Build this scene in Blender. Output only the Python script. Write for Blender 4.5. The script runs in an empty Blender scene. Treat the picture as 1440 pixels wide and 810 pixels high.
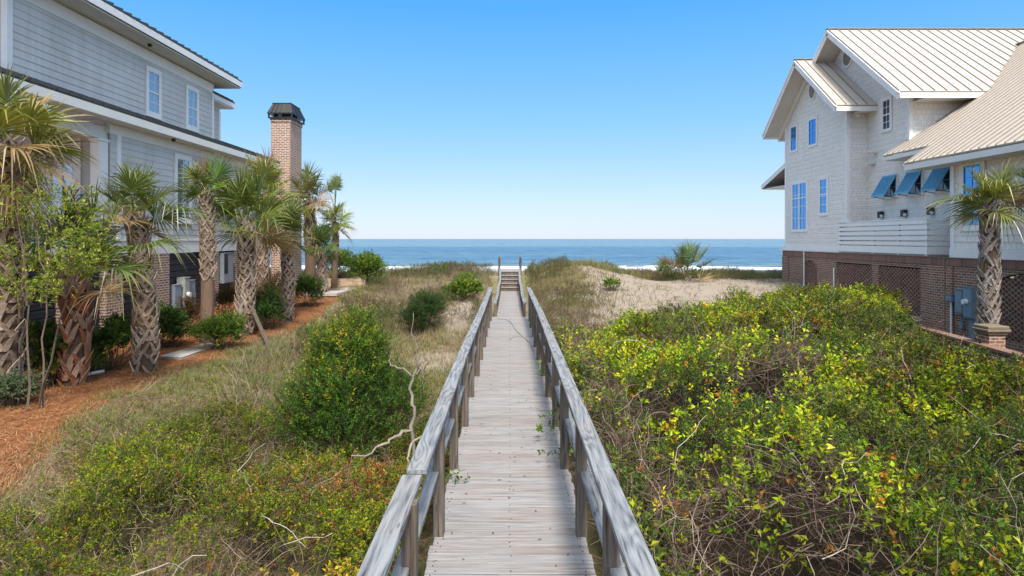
import bpy, math, random
import numpy as np
from mathutils import Vector
random.seed(7)
R = np.random.default_rng(11)
SC = bpy.context.scene
COL = SC.collection
F = 900.0; CX = 717.0; CY = 336.0; CZ = 2.55      # focal length in photo px, vanishing point, eye height over the deck

# ------------------------------------------------------------------ noise
_lat = R.random((64, 256, 256))
def vnoise(x, y, seed=0):
    x = np.asarray(x, float); y = np.asarray(y, float)
    xi = np.floor(x).astype(int); yi = np.floor(y).astype(int)
    fx = x - xi; fy = y - yi
    fx = fx*fx*(3-2*fx); fy = fy*fy*(3-2*fy)
    L = _lat[seed % 64]
    a = L[xi & 255, yi & 255]; b = L[(xi+1) & 255, yi & 255]
    c = L[xi & 255, (yi+1) & 255]; d = L[(xi+1) & 255, (yi+1) & 255]
    return (a*(1-fx)+b*fx)*(1-fy)+(c*(1-fx)+d*fx)*fy
def fbm(x, y, seed=0, octv=4):
    s = 0; a = .5; t = 0
    for i in range(octv):
        s = s + a*vnoise(np.asarray(x)*2**i+i*17.3, np.asarray(y)*2**i+i*9.1, seed+i); t += a; a *= .5
    return s/t
def sm(a, b, t):
    t = np.clip((np.asarray(t, float)-a)/(b-a), 0, 1); return t*t*(3-2*t)

# ------------------------------------------------------------------ terrain height
def H(x, y):
    x = np.asarray(x, float); y = np.asarray(y, float)
    z = -0.95 + 0.65*sm(-3.0, -7.2, x) + 0.35*sm(8.5, 11.5, x)
    z = z + 0.12*(fbm(x*.35, y*.35, 3)-.5)*2*sm(-8, -6, x)
    d = sm(14.5, 31, y)
    crest = 0.62 + 0.35*(fbm(x*.12+5, y*.03, 7)-.5) + .55*np.exp(-((x-3.6)/2.0)**2)*sm(26, 32, y)
    z = z*(1-d) + crest*d
    z = z + 0.16*(fbm(x*.5, y*.5, 9)-.5)*sm(14, 20, y) + (.05+.10*sm(16, 20, y))*(fbm(x*2.3, y*2.3, 12)-.5) + .05*sm(16, 20, y)*(fbm(x*5.5, y*5.5, 14)-.5)
    z = z - sm(36, 56, y)*(z+2.1) - sm(56, 100, y)*1.2 - sm(100, 400, y)*6
    ax = np.abs(x)
    cap = -0.14 + np.maximum(0, ax-.85)*.55 + 3*sm(31.2, 33.0, y)*0 + np.where(y > 31.2, np.clip((y-31.2)*.6, 0, .85), 0) - .04
    z = np.where(y < 38, np.minimum(z, cap), z)
    return z

# ------------------------------------------------------------------ mesh building
def mk_mesh(name, V, faces, mats, midx=None, smooth=False, col=None, uv=True, org=(0, 0, 0)):
    """V (n,3) world; faces: list of int arrays (m,k)."""
    V = np.asarray(V, np.float64).reshape(-1, 3)
    me = bpy.data.meshes.new(name)
    faces = [np.asarray(f, np.int32) for f in faces if len(f)]
    nl = sum(f.size for f in faces); nf = sum(len(f) for f in faces)
    me.vertices.add(len(V)); me.loops.add(nl); me.polygons.add(nf)
    me.vertices.foreach_set('co', (V-np.array(org)).astype(np.float32).ravel())
    li = np.concatenate([f.ravel() for f in faces]) if faces else np.zeros(0, np.int32)
    tot = np.concatenate([np.full(len(f), f.shape[1], np.int32) for f in faces])
    st = np.concatenate([[0], np.cumsum(tot)[:-1]]).astype(np.int32)
    me.loops.foreach_set('vertex_index', li)
    me.polygons.foreach_set('loop_start', st)
    if midx is not None: me.polygons.foreach_set('material_index', np.asarray(midx, np.int32))
    me.polygons.foreach_set('use_smooth', np.full(nf, bool(smooth)))
    if uv:
        N = []
        for f in faces:
            p = V[f]; n = np.cross(p[:, 2]-p[:, 0], p[:, (3 if f.shape[1] > 3 else 1)]-p[:, (1 if f.shape[1] > 3 else 0)])
            N.append(np.repeat(np.abs(n), f.shape[1], 0))
        N = np.concatenate(N); P = V[li]; ax = N.argmax(1)
        u = np.where(ax == 0, P[:, 1], P[:, 0]); v = np.where(ax == 2, P[:, 1], P[:, 2])
        me.uv_layers.new(name='UVMap').data.foreach_set('uv', np.stack([u, v], 1).astype(np.float32).ravel())
    if col is not None:
        a = me.color_attributes.new('Col', 'FLOAT_COLOR', 'POINT')
        c = np.ones((len(V), 4), np.float32); c[:, :3] = col
        a.data.foreach_set('color', c.ravel())
    for m in (mats if isinstance(mats, (list, tuple)) else [mats]): me.materials.append(m)
    me.update(); me.validate()
    return me

def tag(o, label=None, cat=None, group=None, kind=None):
    if label: o['label'] = label
    if cat: o['category'] = cat
    if group: o['group'] = group
    if kind: o['kind'] = kind
    return o
ORG = {}
def empty(name, loc):
    o = bpy.data.objects.new(name, None); o.empty_display_size = .2
    o.location = loc; COL.objects.link(o); ORG[o.name] = tuple(loc); return o
def link(name, me, parent=None, loc=(0, 0, 0)):
    o = bpy.data.objects.new(name, me); COL.objects.link(o)
    if parent is not None: o.parent = parent
    else: o.location = loc
    return o
def root_org(p):
    while p is not None and p.parent is not None: p = p.parent
    return tuple(p.location) if p is not None else (0, 0, 0)

class MB:
    def __init__(s): s.V = []; s.Fc = []; s.M = []; s.n = 0
    def add(s, vs, fs, m=0):
        for f in fs: s.Fc.append(tuple(i+s.n for i in f)); s.M.append(m)
        s.V.extend([tuple(v) for v in vs]); s.n += len(vs)
    def box(s, x0, x1, y0, y1, z0, z1, m=0):
        if x0 > x1: x0, x1 = x1, x0
        if y0 > y1: y0, y1 = y1, y0
        s.add([(x0,y0,z0),(x1,y0,z0),(x1,y1,z0),(x0,y1,z0),(x0,y0,z1),(x1,y0,z1),(x1,y1,z1),(x0,y1,z1)],
              [(0,3,2,1),(4,5,6,7),(0,1,5,4),(1,2,6,5),(2,3,7,6),(3,0,4,7)], m)
    def slab(s, p, t, m=0):
        p = [Vector(q) for q in p]
        n = (p[1]-p[0]).cross(p[2]-p[0]).normalized()
        if n.z < 0: n = -n
        q = [a-n*t for a in p]; k = len(p)
        s.add(p+q, [tuple(range(k)), tuple(range(2*k-1, k-1, -1))]+[(i, (i+1) % k, (i+1) % k+k, i+k) for i in range(k)], m)
    def bar(s, a, b, w, h, up=(0, 0, 1), m=0):
        a = Vector(a); b = Vector(b); d = (b-a).normalized(); u = Vector(up); sd = d.cross(u)
        if sd.length < 1e-4: sd = d.cross(Vector((1, 0, 0)))
        sd.normalize(); u = sd.cross(d).normalized()
        vs = []
        for c in (a, b):
            for i, j in ((-1, -1), (1, -1), (1, 1), (-1, 1)): vs.append(c+sd*(i*w/2)+u*(j*h/2))
        s.add(vs, [(0,1,2,3),(7,6,5,4),(0,4,5,1),(1,5,6,2),(2,6,7,3),(3,7,4,0)], m)
    def tube(s, path, radii, k=8, m=0, cap=True):
        path = [Vector(p) for p in path]; vs = []; n = len(path)
        ref = Vector((.3, .9, .1))
        for i, p in enumerate(path):
            t = (path[min(i+1, n-1)]-path[max(i-1, 0)]).normalized()
            a = t.cross(ref).normalized(); b = t.cross(a)
            for j in range(k):
                th = 2*math.pi*j/k; vs.append(p+(a*math.cos(th)+b*math.sin(th))*radii[i])
        fs = [(i*k+j, i*k+(j+1) % k, (i+1)*k+(j+1) % k, (i+1)*k+j) for i in range(n-1) for j in range(k)]
        if cap: fs += [tuple(range(k-1, -1, -1)), tuple((n-1)*k+j for j in range(k))]
        s.add(vs, fs, m)
    def prism(s, poly, axis, a, b, m=0):
        def P(u, v, c): return (c, u, v) if axis == 'x' else ((u, c, v) if axis == 'y' else (u, v, c))
        k = len(poly)
        s.add([P(u, v, a) for u, v in poly]+[P(u, v, b) for u, v in poly],
              [tuple(range(k)), tuple(range(2*k-1, k-1, -1))]+[(i, (i+1) % k, (i+1) % k+k, i+k) for i in range(k)], m)
    def build(s, name, mats, parent=None, smooth=False, bevel=0, org=None):
        o_ = root_org(parent) if parent is not None else (org or (0, 0, 0))
        by = {}
        for f, m in zip(s.Fc, s.M): by.setdefault(len(f), ([], []))[0].append(f); by[len(f)][1].append(m)
        fs = [np.array(v[0]) for v in by.values()]; mi = sum([v[1] for v in by.values()], [])
        me = mk_mesh(name, s.V, fs, mats, mi, smooth, org=o_)
        o = link(name, me, parent, o_)
        if bevel:
            b = o.modifiers.new('bevel', 'BEVEL'); b.width = bevel; b.segments = 1; b.limit_method = 'ANGLE'
        return o

def clipz(poly, z0, z1):
    def half(p, z, keep_above):
        out = []
        for i in range(len(p)):
            a, b = p[i], p[(i+1) % len(p)]
            ia = (a[1] >= z) if keep_above else (a[1] <= z); ib = (b[1] >= z) if keep_above else (b[1] <= z)
            if ia: out.append(a)
            if ia != ib:
                t = (z-a[1])/(b[1]-a[1]); out.append((a[0]+t*(b[0]-a[0]), z))
        return out
    p = half(poly, z0, True)
    return half(p, z1, False) if len(p) > 2 else []
def lapwall(mb, axis, c, sgn, poly, e, t=.014, thick=.12):
    """courses of boards or shingles on the plane axis=c, facing sgn; poly convex in (u,z)"""
    zs = [p[1] for p in poly]; z = min(zs)
    def P(u, v, d): return (c+sgn*d, u, v) if axis == 'x' else (u, c+sgn*d, v)
    while z < max(zs)-1e-4:
        q = clipz(poly, z, min(z+e, max(zs)))
        q2 = []
        for a in q:
            if not q2 or (abs(a[0]-q2[-1][0])+abs(a[1]-q2[-1][1])) > 1e-4: q2.append(a)
        q = q2
        if len(q) > 2:
            out = [P(u, v, t*(1-(v-z)/e)+.003) for u, v in q]
            back = [P(u, v, -.02) for u, v in q]; k = len(q)
            mb.add(out+back, [tuple(range(k))]+[(i, (i+1) % k, (i+1) % k+k, i+k) for i in range(k)])
        z += e

# ------------------------------------------------------------------ materials
def srgb(r, g, b):
    f = lambda c: (c/12.92 if c <= .04045 else ((c+.055)/1.055)**2.4)
    return (f(r/255), f(g/255), f(b/255))
class NT:
    def __init__(s, name):
        s.m = bpy.data.materials.new(name); s.m.use_nodes = True
        s.t = s.m.node_tree; s.n = s.t.nodes; s.p = s.n['Principled BSDF']; s.out = s.n['Material Output']
    def N(s, typ, **kw):
        n = s.n.new(typ)
        for k, v in kw.items(): setattr(n, k, v)
        return n
    def L(s, a, b): s.t.links.new(a, b)
    def coords(s, which='Object', scale=(1, 1, 1), rot=(0, 0, 0)):
        tc = s.N('ShaderNodeTexCoord'); mp = s.N('ShaderNodeMapping')
        mp.inputs['Scale'].default_value = scale; mp.inputs['Rotation'].default_value = rot
        s.L(tc.outputs[which], mp.inputs[0]); return mp.outputs[0]
    def noise(s, vec, scale=5, detail=4, rough=.55, dist=0):
        n = s.N('ShaderNodeTexNoise'); n.inputs['Scale'].default_value = scale; n.inputs['Detail'].default_value = detail
        n.inputs['Roughness'].default_value = rough; n.inputs['Distortion'].default_value = dist
        s.L(vec, n.inputs['Vector']); return n.outputs['Fac']
    def ramp(s, fac, stops):
        r = s.N('ShaderNodeValToRGB'); e = r.color_ramp.elements
        while len(e) < len(stops): e.new(.5)
        for i, (p, c) in enumerate(stops):
            e[i].position = p; e[i].color = (*c, 1) if not isinstance(c, (int, float)) else (c, c, c, 1)
        s.L(fac, r.inputs[0]); return r.outputs[0]
    def mix(s, fac, a, b, mode='MIX'):
        m = s.N('ShaderNodeMix', data_type='RGBA', blend_type=mode)
        for i, v in ((0, fac), (6, a), (7, b)):
            if hasattr(v, 'links') or hasattr(v, 'is_linked'): s.L(v, m.inputs[i])
            else: m.inputs[i].default_value = v if isinstance(v, (int, float)) else (*v, 1)
        return m.outputs[2]
    def math(s, op, a, b=None, clamp=False):
        m = s.N('ShaderNodeMath', operation=op, use_clamp=clamp)
        for i, v in ((0, a), (1, b)):
            if v is None: continue
            if hasattr(v, 'is_linked'): s.L(v, m.inputs[i])
            else: m.inputs[i].default_value = v
        return m.outputs[0]
    def island(s):
        return s.N('ShaderNodeNewGeometry').outputs['Random Per Island']
    def bump(s, h, strength=.3, dist=.01):
        b = s.N('ShaderNodeBump'); b.inputs['Strength'].default_value = strength; b.inputs['Distance'].default_value = dist
        s.L(h, b.inputs['Height']); s.L(b.outputs[0], s.p.inputs['Normal'])
    def base(s, c): 
        if hasattr(c, 'is_linked'): s.L(c, s.p.inputs['Base Color'])
        else: s.p.inputs['Base Color'].default_value = (*c, 1)
    def rough(s, v, spec=None):
        s.p.inputs['Roughness'].default_value = v
        if spec is not None: s.p.inputs['Specular IOR Level'].default_value = spec

def m_paint(name, c, rough=.5, var=.08, spec=.3):
    t = NT(name); v = t.coords('Object'); n = t.noise(v, 1.3, 5); n2 = t.noise(v, 14, 3)
    k = t.math('ADD', t.math('MULTIPLY', n, .7), t.math('MULTIPLY', n2, .3))
    t.base(t.ramp(k, [(.3, tuple(a*(1-var) for a in c)), (.7, tuple(min(1, a*(1+var*.6)) for a in c))]))
    t.rough(rough, spec); t.bump(n2, .08, .003); return t.m
def m_siding(name, c, shingle=False):
    t = NT(name); v = t.coords('UV'); n = t.math('ADD', t.math('MULTIPLY', t.noise(v, .8, 5), .5), t.math('MULTIPLY', t.noise(t.coords('UV', (5, .35, 1)), 1, 5, .7), .5)); n2 = t.noise(v, 25, 2)
    t.base(t.ramp(n, [(.35, tuple(a*.8*k for a, k in zip(c, (1, .98, .94)))), (.62, c)]))
    if shingle:
        b = t.N('ShaderNodeTexBrick'); b.offset = .43; b.squash = 1
        b.inputs['Scale'].default_value = 1; b.inputs['Brick Width'].default_value = .17; b.inputs['Row Height'].default_value = .19
        b.inputs['Mortar Size'].default_value = .007; b.inputs['Mortar Smooth'].default_value = .2; b.inputs['Bias'].default_value = 0
        b.inputs['Color1'].default_value = (*c, 1); b.inputs['Color2'].default_value = (*[a*.86 for a in c], 1)
        b.inputs['Mortar'].default_value = (*[a*.5 for a in c], 1)
        t.L(v, b.inputs['Vector'])
        t.base(t.mix(.35, b.outputs['Color'], t.ramp(n, [(.3, tuple(a*.85 for a in c)), (.7, c)])))
        t.bump(t.math('SUBTRACT', 1, b.outputs['Fac']), .5, .008)
    else: t.bump(n2, .06, .003)
    t.rough(.6, .25); return t.m
def m_brick(name, cols, mortar, rowh=.075, bw=.215, ms=.011, dirt=0.35):
    t = NT(name); v = t.coords('UV')
    def br(c1, c2, bias):
        b = t.N('ShaderNodeTexBrick'); b.inputs['Scale'].default_value = 1; b.inputs['Brick Width'].default_value = bw
        b.inputs['Row Height'].default_value = rowh; b.inputs['Mortar Size'].default_value = ms; b.inputs['Mortar Smooth'].default_value = .15
        b.inputs['Bias'].default_value = bias
        b.inputs['Color1'].default_value = (*c1, 1); b.inputs['Color2'].default_value = (*c2, 1); b.inputs['Mortar'].default_value = (*mortar, 1)
        t.L(v, b.inputs['Vector']); return b
    b1 = br(cols[0], cols[1], 0); 
    n = t.noise(v, 1.1, 5); n2 = t.noise(v, 30, 3); n3 = t.noise(v, 6.5, 1)
    c = t.mix(t.ramp(n3, [(.52, 0.0), (.6, 1.0)]), b1.outputs['Color'], cols[2])
    c = t.mix(b1.outputs['Fac'], c, mortar)
    c = t.mix(t.math('MULTIPLY', t.ramp(n, [(.35, 0.0), (.75, 1.0)]), dirt), c, tuple(a*.45 for a in cols[0]))
    c = t.mix(t.math('MULTIPLY', n2, .35), c, tuple(a*.6 for a in mortar))
    t.base(c); t.rough(.85, .2); t.bump(t.math('SUBTRACT', t.math('MULTIPLY', n2, .3), b1.outputs['Fac']), .7, .012); return t.m
def m_wood(name, axis, c1, c2, c3, grain=1.0, ring=.0):
    t = NT(name); tc = t.N('ShaderNodeTexCoord')
    isl = t.island()
    off = t.N('ShaderNodeCombineXYZ')
    for i, k in enumerate((37., 53., 71.)): t.L(t.math('MULTIPLY', isl, k), off.inputs[i])
    ad = t.N('ShaderNodeVectorMath', operation='ADD'); t.L(tc.outputs['Object'], ad.inputs[0]); t.L(off.outputs[0], ad.inputs[1])
    mp = t.N('ShaderNodeMapping'); s = [26., 26., 26.]; s['xyz'.index(axis)] = 1.3; mp.inputs['Scale'].default_value = s
    t.L(ad.outputs[0], mp.inputs[0]); v = mp.outputs[0]
    s2 = [5., 5., 5.]; s2['xyz'.index(axis)] = .55
    mp2 = t.N('ShaderNodeMapping'); mp2.inputs['Scale'].default_value = s2; t.L(ad.outputs[0], mp2.inputs[0])
    g = t.noise(v, 1.6, 6, .62, .3)
    big = t.noise(ad.outputs[0], 1.1, 4)
    w = t.N('ShaderNodeTexNoise'); w.inputs['Scale'].default_value = 1.3; w.inputs['Detail'].default_value = 1.5; w.inputs['Distortion'].default_value = .6
    t.L(mp2.outputs[0], w.inputs['Vector'])
    rings = t.math('FRACT', t.math('MULTIPLY', w.outputs['Fac'], 9.0))
    rings = t.math('ABSOLUTE', t.math('SUBTRACT', rings, .5))
    k = t.math('ADD', t.math('MULTIPLY', g, 1.0), t.math('MULTIPLY', rings, ring))
    c = t.ramp(k, [(.34, c3), (.5, c1), (.7+ring*.15, c2)])
    c = t.mix(t.math('MULTIPLY', isl, .45), c, t.mix(1.0, c, (.78, .72, .68), 'MULTIPLY'))
    c = t.mix(t.ramp(big, [(.45, 0.0), (.7, .5)]), c, t.mix(1.0, c, (1.0, .83, .74), 'MULTIPLY'))
    vo = t.N('ShaderNodeTexVoronoi'); vo.inputs['Scale'].default_value = 1.0
    s3 = [11., 11., 11.]; s3['xyz'.index(axis)] = 2.4
    mp3 = t.N('ShaderNodeMapping'); mp3.inputs['Scale'].default_value = s3; t.L(ad.outputs[0], mp3.inputs[0]); t.L(mp3.outputs[0], vo.inputs['Vector'])
    kn = t.ramp(vo.outputs['Distance'], [(.06, 1.0), (.12, 0.0)])
    c = t.mix(t.math('MULTIPLY', kn, .6), c, c3)
    t.base(c); t.rough(.8, .2); t.bump(t.math('ADD', k, t.math('MULTIPLY', kn, -.5)), .45*grain, .006); return t.m
def m_plain(name, c, rough=.5, metal=0, spec=.5):
    t = NT(name); v = t.coords('Object'); n = t.noise(v, 9, 4)
    t.base(t.ramp(n, [(.3, tuple(a*.85 for a in c)), (.7, tuple(min(1, a*1.08) for a in c))]))
    t.rough(rough, spec); t.p.inputs['Metallic'].default_value = metal; return t.m
def m_foliage(name, trans=.38, rough=.5, spec=.2):
    t = NT(name); a = t.N('ShaderNodeVertexColor'); a.layer_name = 'Col'
    t.base(a.outputs[0]); t.rough(rough, spec)
    tr = t.N('ShaderNodeBsdfTranslucent'); t.L(t.mix(1.0, a.outputs[0], (1.0, 1.0, .55), 'MULTIPLY'), tr.inputs[0])
    mx = t.N('ShaderNodeMixShader'); mx.inputs[0].default_value = trans
    t.L(t.p.outputs[0], mx.inputs[1]); t.L(tr.outputs[0], mx.inputs[2]); t.L(mx.outputs[0], t.out.inputs[0]); return t.m
def m_attr(name, rough=.85):
    t = NT(name); a = t.N('ShaderNodeVertexColor'); a.layer_name = 'Col'; v = t.coords('Object')
    n = t.noise(v, 40, 3)
    t.base(t.mix(1.0, a.outputs[0], t.ramp(n, [(.3, .7), (.7, 1.15)]), 'MULTIPLY')); t.rough(rough, .15); t.bump(n, .4, .006); return t.m
def m_glass(name, tint, rough=.04, metal=.85):
    t = NT(name); t.base(tint); t.rough(rough, .8); t.p.inputs['Metallic'].default_value = metal
    v = t.coords('Object'); n = t.noise(v, 1.1, 2); t.bump(n, .04, .03); return t.m

M = {}
M['white'] = m_paint('white_paint', (.80, .79, .77), .45)
M['cream'] = m_paint('cream_trim', (.72, .70, .66), .5)
M['soffit'] = m_paint('soffit_paint', (.66, .64, .60), .6)
M['gsiding'] = m_siding('grey_lap_siding', (.63, .625, .62))
M['shingle'] = m_siding('white_shingle', (.86, .82, .765), True)
M['lbrick'] = m_brick('pink_brick', [(.36, .145, .085), (.24, .09, .055), (.10, .045, .035)], (.62, .54, .46), ms=.014, dirt=.15)
M['rbrick'] = m_brick('brown_brick', [(.30, .12, .07), (.18, .075, .045), (.08, .04, .03)], (.50, .41, .32), ms=.010, dirt=.25)
t_ = NT('single_brick'); i_ = t_.island(); v_ = t_.coords('Object'); n_ = t_.noise(v_, 22, 3)
t_.base(t_.mix(t_.math('MULTIPLY', n_, .4), t_.ramp(i_, [(0, (.14, .065, .045)), (.5, (.26, .12, .08)), (1, (.20, .13, .10))]), (.3, .26, .22))); t_.rough(.85, .2); t_.bump(n_, .4, .006)
M['brick1'] = t_.m
M['capstone'] = m_paint('mossy_cap_stone', (.24, .19, .13), .85, .35)
M['louvre'] = m_paint('black_board', (.050, .053, .060), .5, .3)
M['dkroof'] = m_plain('dark_metal_roof', (.035, .04, .045), .4, .3)
M['tanroof'] = m_paint('tan_metal_roof', (.54, .48, .41), .38, .06, .5)
M['seam'] = m_plain('roof_seam', (.27, .235, .20), .45, 0)
M['awning'] = m_paint('blue_shutter_paint', (.12, .39, .60), .4, .1)
M['blueframe'] = m_paint('blue_frame', (.16, .38, .66), .4)
M['bglass'] = m_glass('blue_tinted_glass', (.035, .27, .66), .05, .8)
M['glass'] = m_glass('window_glass', (.34, .42, .5), .05, .6)
M['dglass'] = m_glass('dark_glass', (.05, .07, .1), .06, .4)
M['black'] = m_plain('black_metal', (.012, .012, .014), .45)
M['steel'] = m_plain('grey_electric_box', (.25, .30, .34), .5, .1)
M['steel2'] = m_plain('blue_grey_box', (.16, .24, .30), .5, .1)
M['ltsteel'] = m_plain('light_grey_box', (.36, .37, .35), .5)
M['pvc'] = m_plain('white_pipe', (.75, .75, .74), .4)
M['vent'] = m_plain('vent_slats', (.33, .28, .24), .7)
M['concrete'] = m_paint('concrete', (.42, .39, .35), .9, .2)
WG = ((.47, .45, .45), (.66, .63, .61), (.16, .14, .13))
M['wood_x'] = m_wood('weathered_plank', 'x', (.27, .26, .257), (.35, .342, .338), (.18, .17, .165), .6, .06)
M['wood_y'] = m_wood('weathered_rail', 'y', (.16, .178, .195), (.29, .31, .325), (.045, .05, .054), 1.4, .5)
M['wood_z'] = m_wood('weathered_post', 'z', (.115, .095, .078), (.20, .172, .145), (.04, .033, .028), 1.2, .25)
M['wood_tan'] = m_wood('newer_wood', 'x', (.42, .31, .22), (.55, .43, .32), (.2, .14, .1), .8, .2)
M['leaf'] = m_foliage('leaf')
M['palm'] = m_foliage('palm_leaf', .28, .38, .6)
M['grass'] = m_foliage('grass_blade', .25, .7, .15)
M['twig'] = m_attr('twig_bark', .9)
M['bark'] = m_attr('palm_bark', .9)

# ------------------------------------------------------------------ vectorised greenery
def norm(a): return a/np.maximum(np.linalg.norm(a, axis=-1, keepdims=True), 1e-9)
class GR:
    """collects quads with point colours; material slots 0 leaf, 1 twig"""
    def __init__(s): s.V = []; s.C = []; s.Q = []; s.M = []; s.n = 0
    def put(s, V, C, Q, m):
        s.V.append(V.reshape(-1, 3)); s.C.append(C.reshape(-1, 3)); s.Q.append(Q.reshape(-1, 4)+s.n)
        s.M.append(np.full(len(Q.reshape(-1, 4)), m)); s.n += len(V.reshape(-1, 3))
    def leaves(s, P, D, L, W, C, fold=.25, m=0, nrm=None):
        n = len(P)
        if n == 0: return
        D = norm(D); up = nrm if nrm is not None else norm(R.normal(size=(n, 3))+np.array([0, 0, .9]))
        S = norm(np.cross(D, up)); U = norm(np.cross(S, D))
        L = np.broadcast_to(L, (n,))[:, None]; W = np.broadcast_to(W, (n,))[:, None]
        V = np.stack([P, P+D*L*.45+S*W*.5+U*W*fold, P+D*L-U*L*.1, P+D*L*.45-S*W*.5+U*W*fold], 1)
        s.put(V, np.repeat(C[:, None], 4, 1), np.arange(n*4).reshape(n, 4), m)
    def ribbons(s, Pts, wid, C, m=1, flat=None):
        """Pts (n,k,3) path of each, wid (n,k): ribbons (two crossed if flat is None)"""
        n, k, _ = Pts.shape
        T = norm(np.gradient(Pts, axis=1)); ref = norm(R.normal(size=(n, 1, 3))) if flat is None else flat
        S = norm(np.cross(T, ref)); U = norm(np.cross(T, S))
        if flat is None:          # triangular tube
            ang = np.array([0, 2.094, 4.189])
            V = Pts[:, :, None]+wid[:, :, None, None]*.5*(S[:, :, None]*np.cos(ang)[None, None, :, None]+U[:, :, None]*np.sin(ang)[None, None, :, None])
            idx = np.arange(n*k*3).reshape(n, k, 3)
            Q = []
            for j in range(3):
                a = idx[:, :-1, j]; b = idx[:, :-1, (j+1) % 3]; c = idx[:, 1:, (j+1) % 3]; d = idx[:, 1:, j]
                Q.append(np.stack([a, b, c, d], -1).reshape(-1, 4))
            s.put(V, np.broadcast_to(C[:, :, None] if C.ndim == 3 else C[:, None, None], V.shape).copy(), np.concatenate(Q), m)
        else:
            V = np.stack([Pts-S*wid[..., None]*.5, Pts+S*wid[..., None]*.5], 2)
            idx = np.arange(n*k*2).reshape(n, k, 2)
            Q = np.stack([idx[:, :-1, 0], idx[:, :-1, 1], idx[:, 1:, 1], idx[:, 1:, 0]], -1)
            s.put(V, np.broadcast_to(C[:, :, None] if C.ndim == 3 else C[:, None, None], V.shape).copy(), Q, m)
    def sprigs(s, P, D, size, nl, L, W, pal, tipc=None, twig=(.10, .07, .045), jit=.22, open_=.9):
        """sprigs: short stems carrying nl leaves each; pal (n,3) colour per sprig"""
        n = len(P)
        if n == 0: return
        D = norm(D); size = np.broadcast_to(size, (n,))
        t = (np.arange(nl)+.5)/nl
        bend = norm(R.normal(size=(n, 1, 3)))*.25
        PP = P[:, None]+(D[:, None]+bend*t[None, :, None])*size[:, None, None]*t[None, :, None]
        rnd = R.normal(size=(n, nl, 3)); rnd -= (rnd*D[:, None]).sum(-1, keepdims=True)*D[:, None]
        LD = norm(norm(rnd)*open_+D[:, None]*.55)
        LL = L*(.65+.6*R.random((n, nl))); WW = LL*(W/L)*(.8+.4*R.random((n, nl)))
        C = pal[:, None]*(1+jit*R.normal(size=(n, nl, 1)))
        C = np.clip(C, .008, .8)
        s.leaves(PP.reshape(-1, 3), LD.reshape(-1, 3), LL.ravel(), WW.ravel(), C.reshape(-1, 3))
        pts = P[:, None]+D[:, None]*size[:, None, None]*np.array([-.5, .3, 1.])[None, :, None]+np.array([0, .5, 1])[None, :, None]**2*bend*size[:, None, None]
        s.ribbons(pts, np.full((n, 3), .004)*np.array([1.3, 1, .6]), np.tile(np.array(twig), (n, 1)), 1)
    def twigs(s, P, D, length, w, C, k=6, wig=.35):
        n = len(P); D = norm(D); length = np.broadcast_to(length, (n,)); pts = [P]; d = D
        for i in range(k-1):
            d = norm(d+wig*R.normal(size=(n, 3))*np.array([1, 1, .8])); pts.append(pts[-1]+d*length[:, None]/(k-1))
        pts = np.stack(pts, 1)
        s.ribbons(pts, np.broadcast_to(w, (n,))[:, None]*np.linspace(1, .45, k)[None], C, 1)
    def blades(s, P, hgt, wid, C, lean=.5, k=4, m=0, tipc=None):
        n = len(P); a = R.random(n)*6.283; out = np.stack([np.cos(a), np.sin(a), 0*a], 1)
        l = lean*(.2+R.random(n)); t = np.linspace(0, 1, k)
        x = l[:, None]*t**2; z = t-.35*l[:, None]*t**2
        pts = P[:, None]+hgt[:, None, None]*(out[:, None]*x[..., None]+np.array([0, 0, 1.])*z[..., None])
        fl = np.stack([-np.sin(a+.6), np.cos(a+.6), 0*a], 1)[:, None]
        w = wid[:, None]*np.array([1, .85, .55, .08])[None, :k]
        T = norm(np.gradient(pts, axis=1)); 
        V = np.stack([pts-fl*w[..., None]*.5, pts+fl*w[..., None]*.5], 2)
        idx = np.arange(n*k*2).reshape(n, k, 2)
        Q = np.stack([idx[:, :-1, 0], idx[:, :-1, 1], idx[:, 1:, 1], idx[:, 1:, 0]], -1)
        CC = np.repeat(C[:, None], k, 1)
        if tipc is not None: CC = CC*(1-t[None, :, None])+np.array(tipc)*t[None, :, None]
        s.put(V, np.repeat(CC[:, :, None], 2, 2), Q, m)
    def build(s, name, mats, parent=None, org=(0, 0, 0)):
        o_ = root_org(parent) if parent is not None else org
        me = mk_mesh(name, np.concatenate(s.V), [np.concatenate(s.Q)], mats, np.concatenate(s.M), False, col=np.concatenate(s.C), uv=False, org=o_)
        return link(name, me, parent, o_)
def pick(pal, w, n):
    pal = np.array(pal); w = np.array(w, float); return pal[R.choice(len(pal), n, p=w/w.sum())]

# ------------------------------------------------------------------ camera, sun, sky
cam = bpy.data.cameras.new('camera'); co = bpy.data.objects.new('camera', cam); COL.objects.link(co); SC.camera = co
co.location = (0, 0, CZ); co.rotation_euler = (math.radians(90), 0, 0)
cam.sensor_width = 36; cam.lens = F/1440*36; cam.shift_x = 3/1440; cam.shift_y = -69/1440; cam.clip_start = .05; cam.clip_end = 90000
SUN_EL = 53; SUN_AZ = 10          # degrees above the horizon; to the right of straight behind the camera
el = math.radians(SUN_EL); az = math.radians(SUN_AZ)
sd = Vector((math.sin(az)*math.cos(el), -math.cos(az)*math.cos(el), math.sin(el)))
sl = bpy.data.lights.new('sun', 'SUN'); so = bpy.data.objects.new('sun', sl); COL.objects.link(so)
sl.energy = 3.2; sl.angle = math.radians(9); sl.color = (1, .93, .83)
so.rotation_euler = sd.to_track_quat('Z', 'Y').to_euler(); so.location = (30, -30, 40)
W = bpy.data.worlds.new('World'); SC.world = W; W.use_nodes = True
wt = W.node_tree; bg = wt.nodes['Background']
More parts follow.
